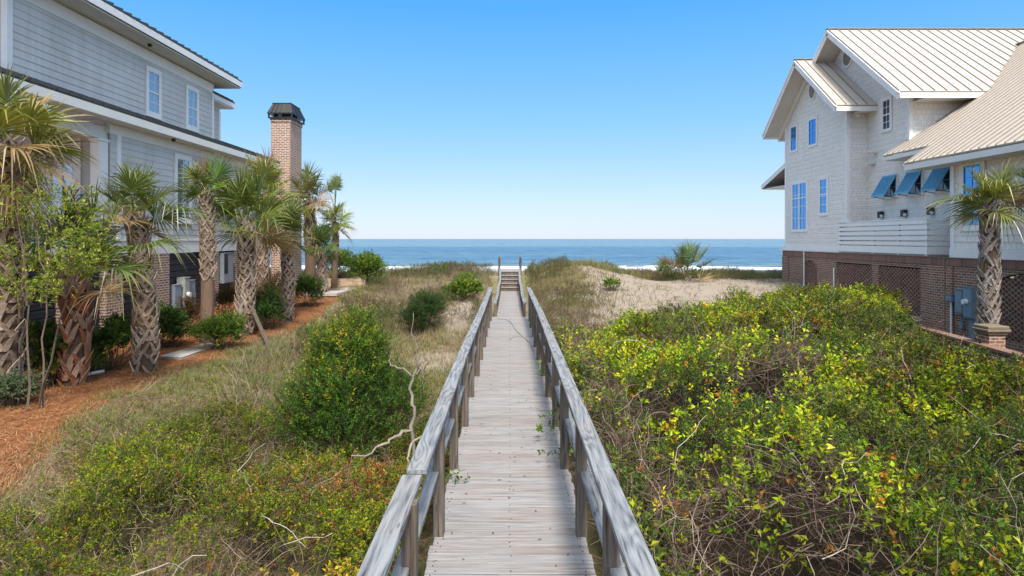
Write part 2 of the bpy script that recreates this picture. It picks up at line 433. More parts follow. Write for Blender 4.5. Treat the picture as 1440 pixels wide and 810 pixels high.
sky = wt.nodes.new('ShaderNodeTexSky'); sky.sky_type = 'NISHITA'; sky.sun_disc = False
sky.sun_elevation = el; sky.sun_rotation = math.pi-az          # rotation is measured clockwise from +Y
sky.air_density = 1.0; sky.dust_density = .3; sky.ozone_density = 2.5
hs = wt.nodes.new('ShaderNodeHueSaturation'); hs.inputs['Saturation'].default_value = 1.25; hs.inputs['Value'].default_value = 1
wt.links.new(sky.outputs[0], hs.inputs['Color'])
# summer haze pales towards the horizon; whitened overhead, out of view, for fill light
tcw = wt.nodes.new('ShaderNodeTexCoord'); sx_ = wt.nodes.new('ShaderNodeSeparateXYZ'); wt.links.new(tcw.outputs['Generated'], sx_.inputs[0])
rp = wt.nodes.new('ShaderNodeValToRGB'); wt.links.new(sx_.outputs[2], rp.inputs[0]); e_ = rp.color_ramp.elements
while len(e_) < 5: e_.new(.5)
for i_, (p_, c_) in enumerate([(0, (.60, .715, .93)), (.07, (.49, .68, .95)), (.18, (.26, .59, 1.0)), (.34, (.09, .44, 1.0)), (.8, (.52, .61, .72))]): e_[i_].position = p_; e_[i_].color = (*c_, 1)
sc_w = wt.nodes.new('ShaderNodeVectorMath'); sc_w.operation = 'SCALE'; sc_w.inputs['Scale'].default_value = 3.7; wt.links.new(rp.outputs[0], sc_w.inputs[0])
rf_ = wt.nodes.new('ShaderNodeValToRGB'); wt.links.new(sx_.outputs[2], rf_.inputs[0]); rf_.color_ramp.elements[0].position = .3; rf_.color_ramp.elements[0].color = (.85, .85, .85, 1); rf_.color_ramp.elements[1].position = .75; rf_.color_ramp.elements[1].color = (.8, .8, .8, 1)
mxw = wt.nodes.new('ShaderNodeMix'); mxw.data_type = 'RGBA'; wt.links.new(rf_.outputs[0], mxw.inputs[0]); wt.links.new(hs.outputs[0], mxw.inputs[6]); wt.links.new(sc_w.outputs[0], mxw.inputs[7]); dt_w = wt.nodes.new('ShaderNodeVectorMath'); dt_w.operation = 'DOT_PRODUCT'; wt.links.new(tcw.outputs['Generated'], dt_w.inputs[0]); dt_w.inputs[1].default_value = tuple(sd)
rg_ = wt.nodes.new('ShaderNodeValToRGB'); wt.links.new(dt_w.outputs['Value'], rg_.inputs[0]); e_ = rg_.color_ramp.elements; e_[0].position = .15; e_[0].color = (0, 0, 0, 1); e_[1].position = 1; e_[1].color = (1, .95, .86, 1)  # broad unseen glow around the sun, added as soft warm fill
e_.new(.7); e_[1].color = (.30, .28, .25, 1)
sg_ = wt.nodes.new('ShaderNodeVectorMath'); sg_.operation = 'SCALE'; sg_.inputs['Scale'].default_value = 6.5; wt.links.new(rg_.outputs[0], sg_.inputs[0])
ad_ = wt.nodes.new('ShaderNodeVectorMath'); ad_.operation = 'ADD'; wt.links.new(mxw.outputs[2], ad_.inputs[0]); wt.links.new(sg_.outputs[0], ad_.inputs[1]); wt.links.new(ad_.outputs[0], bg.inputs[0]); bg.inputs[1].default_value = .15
SC.view_settings.view_transform = 'Standard'; SC.view_settings.look = 'None'; SC.view_settings.gamma = 1; SC.view_settings.exposure = .85
SC.render.engine = 'CYCLES'; SC.cycles.use_denoising = True; SC.cycles.max_bounces = 6; SC.cycles.diffuse_bounces = 3
SC.cycles.transmission_bounces = 4; SC.cycles.transparent_max_bounces = 4; SC.cycles.caustics_reflective = False; SC.cycles.caustics_refractive = False

# ------------------------------------------------------------------ ground sheet
def axis_pts(a, b, step, lo, hi):
    c = list(np.arange(a, b+1e-6, step)); s = step; v = a
    L = []
    while v > lo: s *= 1.35; v -= s; L.append(max(v, lo))
    s = step; v = b; U = []
    while v < hi: s *= 1.35; v += s; U.append(min(v, hi))
    return np.array(L[::-1]+c+U)
xs = axis_pts(-20, 20, .2, -4000, 4000); ys = axis_pts(-2, 40, .2, -1500, 600)
X, Y = np.meshgrid(xs, ys, indexing='ij'); Z = H(X, Y)
nx, ny = X.shape; idx = np.arange(nx*ny).reshape(nx, ny)
Q = np.stack([idx[:-1, :-1], idx[1:, :-1], idx[1:, 1:], idx[:-1, 1:]], -1).reshape(-1, 4)
def bed_edge(y):        # x of the pine straw bed's edge
    return np.interp(y, [0, 7.6, 10, 13, 17, 20, 26, 30], [-5.3, -5.9, -6.7, -7.05, -6.75, -6.1, -6.6, -7.2])+.35*(fbm(np.asarray(y)*.9, 0*np.asarray(y), 21)-.5)
def straw_w(x, y): return sm(.15, -.25, x-bed_edge(y))*sm(28, 26, y)
def sand_w(x, y):
    n = fbm(x*.35, y*.35, 31)
    w = sm(.45, .65, n+.0)*sm(13, 19, y)*.45
    w = np.maximum(w, sm(2.3, 4.6, x+ (n-.5)*3)*sm(17, 19, y)*sm(34, 31.5, y)*1.0)
    w = np.maximum(w, np.exp(-((x+1.9)/.9)**2-((y-17.5)/1.3)**2)*1.1)
    w = np.maximum(w, np.exp(-((x+1.7)/.6)**2-((y-23)/3.)**2)*1.2)
    w = np.maximum(w, np.exp(-((x+5.2)/1.2)**2-((y-6.8)/.9)**2)*.45)
    w = np.maximum(w, np.exp(-((x+3.9)/.8)**2-((y-14.5)/.8)**2)*.7)
    w = np.maximum(w, sm(38, 44, y))
    return np.clip(w, 0, 1)
col = np.zeros((nx*ny, 3)); col[:, 0] = straw_w(X, Y).ravel(); col[:, 1] = sand_w(X, Y).ravel()
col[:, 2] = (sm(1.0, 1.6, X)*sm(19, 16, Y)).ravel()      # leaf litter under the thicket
g = NT('ground_cover'); a = g.N('ShaderNodeVertexColor'); a.layer_name = 'Col'; sp = g.N('ShaderNodeSeparateColor'); g.L(a.outputs[0], sp.inputs[0])
v = g.coords('Object'); nf = g.noise(v, 9, 7, .7); nm = g.noise(v, 1.6, 5, .65); nh = g.noise(v, 45, 4, .7, .8)
grassc = g.mix(g.ramp(nm, [(.38, 0.0), (.62, 1.0)]), g.ramp(nh, [(.3, (.10, .075, .04)), (.7, (.34, .27, .17))]), g.ramp(nf, [(.3, (.07, .07, .03)), (.7, (.22, .20, .09))]))
sandc = g.mix(g.ramp(nf, [(.35, .0), (.75, .75)]), g.ramp(nh, [(.25, (.25, .205, .165)), (.7, (.43, .37, .31))]), (.23, .18, .13))
vs_ = g.coords('Object', (9, 55, 20), (0, 0, .5)); ns = g.noise(vs_, 1.4, 5, .7, 1.5)
vs2 = g.coords('Object', (60, 11, 20), (0, 0, -.4)); ns2 = g.noise(vs2, 1.4, 5, .7, 1.5)
strawc = g.ramp(g.math('MULTIPLY', g.math('ADD', ns, ns2), .5), [(.36, (.08, .032, .018)), (.5, (.25, .10, .042)), (.62, (.42, .21, .10))])
brk = g.math('MULTIPLY', g.math('SUBTRACT', nf, .5), .9)
fs = g.ramp(g.math('ADD', sp.outputs[0], brk), [(.35, 0.0), (.6, 1.0)])
fsa = g.ramp(g.math('ADD', sp.outputs[1], brk), [(.35, 0.0), (.65, 1.0)])
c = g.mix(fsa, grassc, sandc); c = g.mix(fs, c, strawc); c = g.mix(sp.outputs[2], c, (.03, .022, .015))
g.base(c); g.rough(.95, .1); g.bump(g.math('ADD', nh, nf), .8, .03)
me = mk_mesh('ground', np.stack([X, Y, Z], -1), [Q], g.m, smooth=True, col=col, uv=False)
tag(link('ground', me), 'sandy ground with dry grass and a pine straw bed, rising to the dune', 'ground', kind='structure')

# ------------------------------------------------------------------ sea
xs = axis_pts(-130, 130, 1.3, -45000, 45000); ys = axis_pts(78, 150, .6, 40, 60000)
X, Y = np.meshgrid(xs, ys, indexing='ij')
wob = 6*(fbm(X*.02, Y*0, 41)-.5)
Z = -2.2 + 0*X
for yc, amp, w_ in ((92, .35, 1.6), (99, .55, 2.0), (107, .35, 2.5), (121, .3, 3)):
    Z += amp*(.4+1.1*fbm(X*.05, 0*Y+yc, 43))*np.exp(-((Y-yc-wob)/w_)**2)
Z += .12*(fbm(X*.25, Y*.6, 47)-.5)*sm(80, 110, Y)*sm(400, 150, Y)
nx, ny = X.shape; idx = np.arange(nx*ny).reshape(nx, ny)
Q = np.stack([idx[:-1, :-1], idx[1:, :-1], idx[1:, 1:], idx[:-1, 1:]], -1).reshape(-1, 4)
fo = np.clip(sm(104, 97, Y-wob)*(.12+.95*fbm(X*.11, Y*.5, 51)) + 1.3*sm(.35, .62, fbm(X*.045, Y*.08, 55))*np.exp(-((Y-100-wob)/2.2)**2) + .75*sm(.45, .62, fbm(X*.05+40, Y*.1, 57))*np.exp(-((Y-112-wob)/1.6)**2), 0, 1)
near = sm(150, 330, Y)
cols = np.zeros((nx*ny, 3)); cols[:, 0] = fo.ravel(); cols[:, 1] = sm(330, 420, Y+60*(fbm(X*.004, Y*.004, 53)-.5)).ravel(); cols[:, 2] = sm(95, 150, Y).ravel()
s = NT('sea_water'); a = s.N('ShaderNodeVertexColor'); a.layer_name = 'Col'; sp = s.N('ShaderNodeSeparateColor'); s.L(a.outputs[0], sp.inputs[0])
v1 = s.coords('Object', (.16, .55, 1)); v2 = s.coords('Object', (.012, .06, 1)); v3 = s.coords('Object', (.9, 3, 1))
n1 = s.noise(v1, 1, 6, .65, .4); n2 = s.noise(v2, 1, 5, .6, .3); n3 = s.noise(v3, 1, 4, .65)
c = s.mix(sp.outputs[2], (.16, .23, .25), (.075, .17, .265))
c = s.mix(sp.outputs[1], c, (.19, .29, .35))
c = s.mix(s.ramp(n2, [(.42, 0.0), (.6, .7)]), c, (.14, .24, .31))
c = s.mix(s.ramp(n1, [(.38, .8), (.56, 0.0)]), c, (.012, .055, .12))
ff = s.math('MULTIPLY', s.ramp(s.math('ADD', sp.outputs[0], s.math('SUBTRACT', n3, .5)), [(.42, 0.0), (.62, 1.0)]), 1)
s.base(s.mix(ff, c, (.86, .88, .88)))
s.rough(.45, .22); s.bump(s.math('ADD', n1, s.math('MULTIPLY', n2, 2)), .8, .9)
me = mk_mesh('sea', np.stack([X, Y, Z], -1), [Q], s.m, smooth=True, col=cols, uv=False)
tag(link('sea', me), 'blue sea with a line of white surf reaching to the horizon', 'sea', kind='structure')

# ------------------------------------------------------------------ boardwalk
bw = empty('boardwalk', (0, 4, 0)); tag(bw, 'long weathered grey wooden boardwalk with railings leading over the dune to the sea', 'boardwalk')
mb = MB(); y = -1.2; rr = random.Random(3)
while y < 20.85:
    w = .142; x0 = -.655+rr.uniform(-.012, .012); x1 = .655+rr.uniform(-.012, .012); dz = rr.uniform(-.003, .003)
    mb.box(x0, x1, y, y+w, -.036+dz, dz); y += w+.010
mb.build('deck', M['wood_x'], bw, bevel=.004)
nl_ = MB(); yy = -1.2
while yy < 20.8:
    for sx in (-.6, -.575, 0, .575, .6):
        if sx != .6 or rr.random() < .5: q1, q2 = sx+rr.uniform(-.01, .01), yy+.07+rr.choice((-.04, .04))+rr.uniform(-.008, .008); nl_.box(q1-.005, q1+.005, q2-.005, q2+.005, -.004, .0045)
    yy += .152
tag(nl_.build('nail_heads', M['black'], bw), kind='stuff')
mb = MB()
while y < 31.4:
    w = .143; mb.box(-.43+rr.uniform(-.01, .01), .43, y, y+w, -.04, -.004+rr.uniform(-.003, .003)); y += w+.008
mb.build('narrow_deck', M['wood_x'], bw, bevel=.004)
mb = MB()
for sx in (-.6, 0, .6): mb.box(sx-.02, sx+.02, -1.2, 20.8, -.27, -.045)
for sx in (-.38, .38): mb.box(sx-.02, sx+.02, 20.8, 31.4, -.27, -.05)
mb.build('joist', M['wood_y'], bw)
py0 = .73
posts = [py0+1.6*i for i in range(13)]
for sx in (-1, 1):
    for y in posts:
        j = rr.uniform(-.012, .012); mb = MB()
        x = sx*.615+j; mb.box(x-.046, x+.046, y-.046, y+.046, float(H(np.array(x*1.2), np.array(y)))-.5, .938)
        mb.build('post', M['wood_z'], bw, bevel=.005)
    secs = [-1.2, 4.36, 9.1, 13.9, 18.7, 20.9]
    offs = {-1: [(.03, -.035), (0, 0), (.01, 0), (-.01, 0), (-.01, -.01), (-.01, -.01)], 1: [(0, 0), (0, .002), (.015, 0), (.02, 0), (-.01, -.01), (-.03, -.01)]}[sx]
    for i in range(len(secs)-1):
        mb = MB(); ox, oz = offs[i]; o2 = offs[i+1] if i else offs[0]
        a = (sx*(.635+ox), secs[i]+.003, .961+oz); b = (sx*(.635+(o2[0] if i else ox)), secs[i+1], .961+(o2[1] if i else oz))
        mb.bar(a, b, .138, .04); mb.build('top_rail', M['wood_y'], bw, bevel=.005)
    for i in range(len(posts)-1):
        mb = MB(); x = sx*(.655); mb.box(x-.05, x+.045, posts[i]-.045, posts[i+1]-.052, .525, .563+rr.uniform(-.004, .004))
        mb.build('lower_rail', M['wood_y'], bw, bevel=.004)
# narrow section rails
for sx in (-1, 1):
    ny_ = [21.0+1.15*i for i in range(9)]
    def rz(y): return float(np.interp(y, [20.9, 27.5, 31.2, 32.9, 33.2], [.42, .50, .66, 1.02, 1.06]))
    for y in ny_:
        mb = MB(); mb.box(sx*.475-.04, sx*.475+.04, y-.04, y+.04, -.5, rz(y)-.02); mb.build('post', M['wood_z'], bw, bevel=.004)
    pts = [21.0, 24.2, 27.5, 29.4, 31.2, 32.9]
    for a, b in zip(pts[:-1], pts[1:]):
        mb = MB(); wv = sx*(.475+.02*math.sin(a)); mb.bar((wv, a, rz(a)), (sx*(.475+.02*math.sin(b)), b, rz(b)), .10, .04); mb.build('top_rail', M['wood_y'], bw, bevel=.004)
    for a, b in zip(pts[:-1], pts[1:]):
        mb = MB(); mb.bar((sx*.475, a, rz(a)*.5), (sx*.475, b, rz(b)*.5+(.3 if a > 31 else 0)), .035, .085); mb.build('lower_rail', M['wood_y'], bw)
    for y in (33.0, 33.9, 34.9):
        mb = MB(); mb.box(sx*.56-.05, sx*.56+.05, y-.05, y+.05, .1, 1.58); mb.build('post', M['wood_z'], bw, bevel=.005)
    mb = MB(); mb.bar((sx*.56, 32.95, 1.40), (sx*.56, 34.95, 1.40), .04, .09); mb.build('top_rail', M['wood_y'], bw)
st = MB().__class__()
for i in range(5):
    z1 = .18*(i+1); yy = 31.42+.29*i
    a = MB(); a.box(-.44, .44, yy-.02, yy+.29, z1-.04, z1); t = a.build('stair_tread', M['wood_x'], bw, bevel=.004)
    a = MB(); a.box(-.42, .42, yy+.01, yy+.03, z1-.18, z1-.042); a.build('stair_riser', M['wood_z'], bw)
    yend = yy+.29
a = MB(); y = yend+.004
while y < 35.1: a.box(-.52, .52, y, y+.14, .86, .9); y += .148
a.build('landing', M['wood_x'], bw, bevel=.004)
for i in range(8):
    z1 = .9-.18*(i+1); a = MB(); a.box(-.44, .44, 35.12+.29*i, 35.12+.29*i+.3, z1-.04, z1); a.build('stair_tread', M['wood_x'], bw, bevel=.004)

# ------------------------------------------------------------------ windows
def window(parent, axis, c, sgn, u0, u1, z0, z1, trim=.10, mull=(2, 3), glass='glass', frame='white', bars='white', double=False, wide=0, sash=True, proud=.045, sill=True):
    """u0..u1, z0..z1 is the glazed opening; returns the window part"""
    if u0 > u1: u0, u1 = u1, u0
    def B(mb, ua, ub, za, zb, d0, d1, m=0):
        if axis == 'x': mb.box(c+sgn*d0, c+sgn*d1, ua, ub, za, zb, m)
        else: mb.box(ua, ub, c+sgn*d0, c+sgn*d1, za, zb, m)
    t = trim; mb = MB()
    B(mb, u0-t, u0, z0-t, z1+t, .0, proud); B(mb, u1, u1+t, z0-t, z1+t, .0, proud)
    B(mb, u0, u1, z1, z1+t, .0, proud); B(mb, u0, u1, z0-t, z0, .0, proud)
    w = mb.build('window', M[frame], parent)
    g_ = MB(); B(g_, u0+.002, u1-.002, z0+.002, z1-.002, .004, .016); g_.build('pane', M[glass], w)
    s_ = MB(); f = .03
    B(s_, u0, u0+f, z0, z1, .017, .036); B(s_, u1-f, u1, z0, z1, .017, .036); B(s_, u0+f, u1-f, z0, z0+f, .017, .036); B(s_, u0+f, u1-f, z1-f, z1, .017, .036)
    if double: B(s_, (u0+u1)/2-.05, (u0+u1)/2+.05, z0+f, z1-f, .017, .042)
    if sash: 
        zm = (z0+z1)/2 if sash is True else z0+(z1-z0)*sash; B(s_, u0+f, u1-f, zm-.022, zm+.022, .0175, .038)
    nu, nz = mull
    for i in range(1, nu):
        if double and i*2 == nu: continue
        u = u0+(u1-u0)*i/nu; B(s_, u-.009, u+.009, z0+f, z1-f, .017, .029)
    for j in range(1, nz):
        z = z0+(z1-z0)*j/nz
        if sash is True and abs(z-(z0+z1)/2) < .05: continue
        B(s_, u0+f, u1-f, z-.009, z+.009, .0165, .027)
    s_.build('sash', M[bars], w)
    if sill:
        k = MB(); B(k, u0-t-.03, u1+t+.03, z0-t-.045, z0-t-.002, .0, proud+.04); k.build('sill', M[frame], w)
    return w

# ------------------------------------------------------------------ left house
XL, XU = -10.4, -11.0
lh = empty('beach_house', (-12.5, 20, -.3)); tag(lh, 'grey lap-sided two-storey house on pink brick piers with dark metal roof and chimney', 'house', 'beach houses beside the boardwalk')
mb = MB(); lapwall(mb, 'x', XL, 1, [(16.65, 2.5), (31.8, 2.5), (31.8, 5.36), (16.65, 5.36)], .178)
lapwall(mb, 'y', 31.8, 1, [(-16, 2.5), (XL, 2.5), (XL, 5.3), (-16, 5.3)], .178)
lapwall(mb, 'y', 16.9, -1, [(-16, 2.5), (XL-.01, 2.5), (XL-.01, 5.44), (-16, 5.44)], .178)
mb.build('wall', M['gsiding'], lh)
mb = MB(); lapwall(mb, 'x', XU, 1, [(14.0, 5.9), (23.7, 5.9), (23.7, 8.1), (14.0, 8.1)], .178)
lapwall(mb, 'y', 23.7, 1, [(-17, 5.9), (XU, 5.9), (XU, 8.1), (-17, 8.1)], .178)
lapwall(mb, 'y', 14.0, -1, [(-17, 5.9), (XU, 5.9), (XU, 8.1), (-17, 8.1)], .178)
mb.build('upper_wall', M['gsiding'], lh)
mb = MB(); lapwall(mb, 'x', -11.35, 1, [(23.75, 5.9), (25.0, 5.9), (25.0, 7.6), (23.75, 7.6)], .178)
lapwall(mb, 'y', 25.0, 1, [(-16, 5.9), (-11.35, 5.9), (-11.35, 7.6), (-16, 7.6)], .178)
mb.build('rear_wall', M['gsiding'], lh)
mb = MB()
mb.box(XL-.1, XL+.035, 16.55, 31.85, 2.12, 2.34); mb.box(XL-.1, XL+.02, 16.57, 31.83, 2.343, 2.5); mb.box(XL-.02, XL+.055, 16.53, 31.87, 2.49, 2.53)   # skirt boards
mb.box(XL-.1, XL+.045, 16.9, 17.05, 2.54, 5.3); mb.box(XL-.1, XL+.045, 31.65, 31.83, 2.54, 5.3)
mb.box(XL-.1, XL+.03, 16.6, 31.8, 5.30, 5.56)
mb.box(XU-.1, XU+.035, 23.58, 23.735, 5.9, 7.98); mb.box(XU-.1, XU+.035, 13.96, 14.12, 5.9, 7.98)
mb.box(XU-.1, XU+.03, 14.0, 23.72, 7.95, 8.27)
mb.box(-11.45, -11.31, 24.88, 25.03, 5.9, 7.5)
mb.box(-18, XL-.04, 9.0, 16.6, 2.12, 2.44)     # porch floor edge
mb.build('trim', M['white'], lh)
mb = MB(); mb.box(XL-.25, XL-.02, 16.24, 16.6, 2.45, 5.05); mb.box(XL-.28, XL+.01, 16.21, 16.63, 5.05, 5.12); mb.box(XL-.28, XL+.01, 16.21, 16.63, 2.445, 2.6); mb.build('porch_column', M['white'], lh)
mb = MB(); mb.box(XL-.34, XL-.06, 9.0, 16.88, 5.13, 5.44); mb.build('porch_beam', M['cream'], lh)
mb = MB(); mb.box(-18, XL-.35, 9.0, 16.88, 5.445, 5.5); mb.build('porch_ceiling', M['soffit'], lh)
mb = MB(); mb.bar((XL-.2, 9, 3.45), (XL-.2, 16.24, 3.45), .09, .05); mb.bar((XL-.2, 9, 2.6), (XL-.2, 16.24, 2.6), .07, .05)
y = 9.0
while y < 16.2: mb.box(XL-.22, XL-.18, y, y+.04, 2.62, 3.43); y += .13
mb.build('porch_railing', M['white'], lh)
# roofs
mb = MB()
e0 = (-9.9, 9.0, 5.82); e1 = (-9.9, 32.5, 5.82); r1 = (-11.9, 30.5, 6.55); r0 = (-11.9, 9.0, 6.55)
mb.slab([e0, e1, r1, r0], .05); mb.slab([e1, (-17, 32.5, 5.82), (-17, 30.5, 6.55), r1], .05)
y = 9.2
while y < 32.2:
    zt = min(2.0, 32.5-y); mb.bar((-9.89, y, 5.845), (-9.9-zt, y, 5.845+zt*.365), .03, .05); y += .4
mb.build('lower_roof', M['dkroof'], lh)
mb = MB(); mb.box(-9.94, -9.9, 9.0, 32.46, 5.56, 5.765); mb.box(-17, -9.9, 32.46, 32.5, 5.56, 5.765)
mb.box(-9.93, -10.37, 9.0, 32.4, 5.565, 5.59); mb.box(-17, -10.37, 31.9, 32.4, 5.565, 5.59); mb.build('lower_soffit', M['cream'], lh)
mb = MB()
a0, a1 = (-10.3, 12.0, 8.62), (-10.3, 24.65, 8.62); b0, b1 = (-13.5, 12.0, 9.8), (-13.5, 21.4, 9.8)
mb.slab([a0, a1, b1, b0], .05); mb.slab([a1, (-20, 24.65, 8.62), (-20, 21.4, 9.8), b1], .05); mb.slab([b0, b1, (-20, 21.4, 9.8), (-20, 12, 9.8)], .05)
y = 12.2
while y < 24.5:
    zt = min(3.2, 24.65-y); mb.bar((-10.28, y, 8.645), (-10.3-zt, y, 8.645+zt*.369), .03, .05); y += .4
mb.build('upper_roof', M['dkroof'], lh)
mb = MB(); mb.box(-10.34, -10.3, 12, 24.61, 8.37, 8.565); mb.box(-20, -10.3, 24.61, 24.65, 8.37, 8.565)
mb.build('fascia', M['white'], lh)
mb = MB(); mb.box(-11.2, -10.35, 12, 24.6, 8.32, 8.345); mb.box(-20, -11.2, 23.7, 24.6, 8.32, 8.345)
mb.build('soffit', M['soffit'], lh)
mb = MB(); c1 = [(-10.95, 23.6, 7.98), (-10.95, 25.5, 7.98), (-12.2, 24.3, 8.55), (-12.2, 23.6, 8.55)]; mb.slab(c1, .05); mb.slab([c1[1], (-16, 25.5, 7.98), (-16, 24.3, 8.55), c1[2]], .05)
for y in (23.7, 24.1, 24.5, 24.9, 25.3): mb.bar((-10.94, y, 8.0), (-11.3, y, 8.16), .03, .05)
mb.build('rear_roof', M['dkroof'], lh)
mb = MB(); mb.box(-10.99, -10.95, 23.72, 25.46, 7.74, 7.92); mb.box(-16, -10.95, 25.46, 25.5, 7.74, 7.92); mb.box(-16, -10.99, 23.74, 25.46, 7.7, 7.735); mb.build('rear_fascia', M['white'], lh)
# piers and louvred boards
for a, b in ((11.3, 12.0), (13.1, 13.65), (14.86, 15.65), (16.45, 17.15), (18.5, 19.5), (21.9, 22.8), (24.1, 25.2), (26.7, 27.6), (30.6, 31.8)):
    mb = MB(); mb.box(XL-.45, XL+.03, a, b, -.6, 2.115); mb.build('brick_pier', M['lbrick'], lh)
prs = ((9, 11.3), (12.0, 13.1), (13.65, 14.86), (15.65, 16.45), (17.15, 18.5), (19.5, 21.9), (22.8, 24.1), (25.2, 26.7), (29.6, 30.6))
for a, b in prs:
    mb = MB(); z = -.4
    while z < 2.1:
        mb.box(XL-.2, XL-.16, a+.002, b-.002, z, min(z+.165, 2.1)); mb.box(XL-.15, XL-.13, a+.004, b-.004, z+.12, min(z+.155, 2.1)); z += .195
    mb.box(XL-.28, XL-.25, a, b, -.5, 2.1)
    mb.build('louvre_panel', M['louvre'], lh)
# chimney
mb = MB(); mb.box(-10.3, -9.47, 27.6, 29.1, -.6, 7.62); mb.box(-10.33, -9.44, 27.57, 29.13, 7.6, 7.75); ch = mb.build('chimney', M['lbrick'], lh)
mb = MB(); mb.box(-10.40, -9.36, 27.5, 29.2, 7.75, 7.80); 
for (a, b) in ((-10.40, -10.34), (-9.95, -9.8), (-9.42, -9.36)): mb.box(a, b, 27.5, 27.56, 7.8, 7.93); mb.box(a, b, 29.14, 29.2, 7.8, 7.93)
mb.box(-9.42, -9.36, 28.15, 28.5, 7.8, 7.93); mb.box(-10.4, -10.34, 28.15, 28.5, 7.8, 7.93)
mb.box(-10.42, -9.34, 27.48, 29.22, 7.93, 7.97)
lo = [(-10.43, 27.47), (-9.33, 27.47), (-9.33, 29.23), (-10.43, 29.23)]; hi = [(-10.28, 27.75), (-9.5, 27.75), (-9.5, 28.95), (-10.28, 28.95)]
mb.add([(x, y, 7.972) for x, y in lo]+[(x, y, 8.42) for x, y in hi], [(3, 2, 1, 0), (4, 5, 6, 7), (0, 1, 5, 4), (1, 2, 6, 5), (2, 3, 7, 6), (3, 0, 4, 7)])
for k in range(1, 6):
    for (p, q, P, Q_) in ((lo[1], lo[2], hi[1], hi[2]), (lo[0], lo[1], hi[0], hi[1])):
        f = k/6; a = (p[0]+(q[0]-p[0])*f, p[1]+(q[1]-p[1])*f, 7.975); b = (P[0]+(Q_[0]-P[0])*f, P[1]+(Q_[1]-P[1])*f, 8.42); mb.bar(a, b, .025, .04)
mb.box(-10.30, -9.48, 27.73, 28.97, 8.42, 8.45)
mb.build('chimney_cap', M['black'], ch)
# windows
window(lh, 'x', XU+.014, 1, 19.40, 20.0, 6.42, 7.68, .12, (2, 4))
window(lh, 'x', XU+.014, 1, 21.78, 22.42, 6.42, 7.68, .12, (2, 4))
window(lh, 'x', XL+.014, 1, 19.92, 20.68, 3.2, 5.08, .13, (2, 4))
window(lh, 'x', XL+.014, 1, 25.6, 26.4, 3.2, 5.08, .13, (2, 4))
window(lh, 'y', 16.9-.014, -1, -12.1, -11.5, 3.1, 5.0, .2, (2, 1), sash=.35, bars='cream')
mb = MB(); mb.box(XU+.3, XU+.38, 18.9, 19.0, 8.24, 8.32); mb.box(XL+.25, XL+.33, 19.2, 19.3, 5.48, 5.565); mb.build('soffit_light', M['black'], lh)
# electrical things
def ebox(parent, name, x, y0, y1, z0, z1, d, mat, sgn=1):
    mb = MB(); mb.box(x, x+sgn*d, y0, y1, z0, z1); mb.box(x+sgn*(d+.001), x+sgn*(d+.012), y0+.02, y1-.02, z0+.02, z1-.03); mb.box(x-sgn*.0, x+sgn*(d+.03), y0-.01, y1+.01, z1+.001, z1+.015)
    return mb.build(name, M[mat], parent, bevel=.006)
xb = XL-.12
ebox(lh, 'electrical_box', xb, 19.72, 20.12, .35, 1.12, .2, 'steel')
e = ebox(lh, 'meter_box', xb, 20.2, 20.52, .3, 1.32, .26, 'ltsteel')
mb = MB(); mb.tube([(xb+.26, 20.36, .78), (xb+.36, 20.36, .78)], [.085, .08], 14); mb.build('meter', M['pvc'], e)
ebox(lh, 'electrical_box', xb, 20.62, 21.0, .4, 1.2, .2, 'steel')
mb = MB(); mb.tube([(xb+.1, 20.36, .3), (xb+.1, 20.36, -.4)], [.035, .035], 8); mb.tube([(xb+.08, 21.2, .8), (xb+.08, 21.2, -.4)], [.03, .03], 8); mb.tube([(xb+.06, 21.2, .8), (xb+.06, 21.0, .8)], [.025, .025], 8); mb.build('conduit', M['pvc'], lh)
ebox(lh, 'water_heater', xb, 22.95, 23.75, .95, 2.03, .26, 'steel')
mb = MB(); mb.box(xb+.272, xb+.28, 22.97, 23.25, 1.3, 2.0); mb.build('water_heater_panel', M['black'], lh)
ebox(lh, 'pipe_box', XL-.02, 19.52, 19.64, -.1, .12, .12, 'pvc')

# ------------------------------------------------------------------ right house
XR, XM = 13.0, 13.8
rh = empty('beach_house', (17, 22, -.6)); tag(rh, 'white shingled house with tan metal gable roofs and blue awning shutters on brown brick', 'house', 'beach houses beside the boardwalk')
mb = MB()
gw = [(24.7, 2.02), (30.15, 2.02), (30.15, 7.95), (27.43, 9.98), (24.7, 7.95)]
lapwall(mb, 'x', XR, -1, gw, .19); lapwall(mb, 'y', 24.7, -1, [(XR, 2.02), (XM, 2.02), (XM, 7.9), (XR, 7.9)], .19)
lapwall(mb, 'y', 30.15, 1, [(XR, 2.02), (24, 2.02), (24, 7.9), (XR, 7.9)], .19)
mb.build('wing_wall', M['shingle'], rh)
mb = MB()
lapwall(mb, 'x', XM, -1, [(22.1, 2.02), (30.1, 2.02), (30.1, 7.9), (26.1, 10.85), (22.1, 7.9)], .19)
lapwall(mb, 'x', XM, -1, [(18.8, 2.02), (22.1, 2.02), (22.1, 5.8), (18.8, 5.8)], .19)
lapwall(mb, 'y', 22.1, -1, [(XM, 5.2), (20, 5.2), (20, 7.9), (XM, 7.9)], .19)
mb.build('main_wall', M['shingle'], rh)
mb = MB()
lapwall(mb, 'x', XR, -1, [(11, 2.26), (18.8, 2.26), (18.8, 5.25), (11, 5.25)], .19)
lapwall(mb, 'y', 18.8, 1, [(XR, 2.1), (XM, 2.1), (XM, 5.3), (XR, 5.3)], .19)
mb.build('near_wall', M['shingle'], rh)
mb = MB()
def cb(x0, x1, y0, y1, z0, z1):
    mb = MB(); mb.box(x0, x1, y0, y1, z0, z1); mb.build('skirt_board' if z1 < 2.5 else 'corner_board', M['white'], rh)
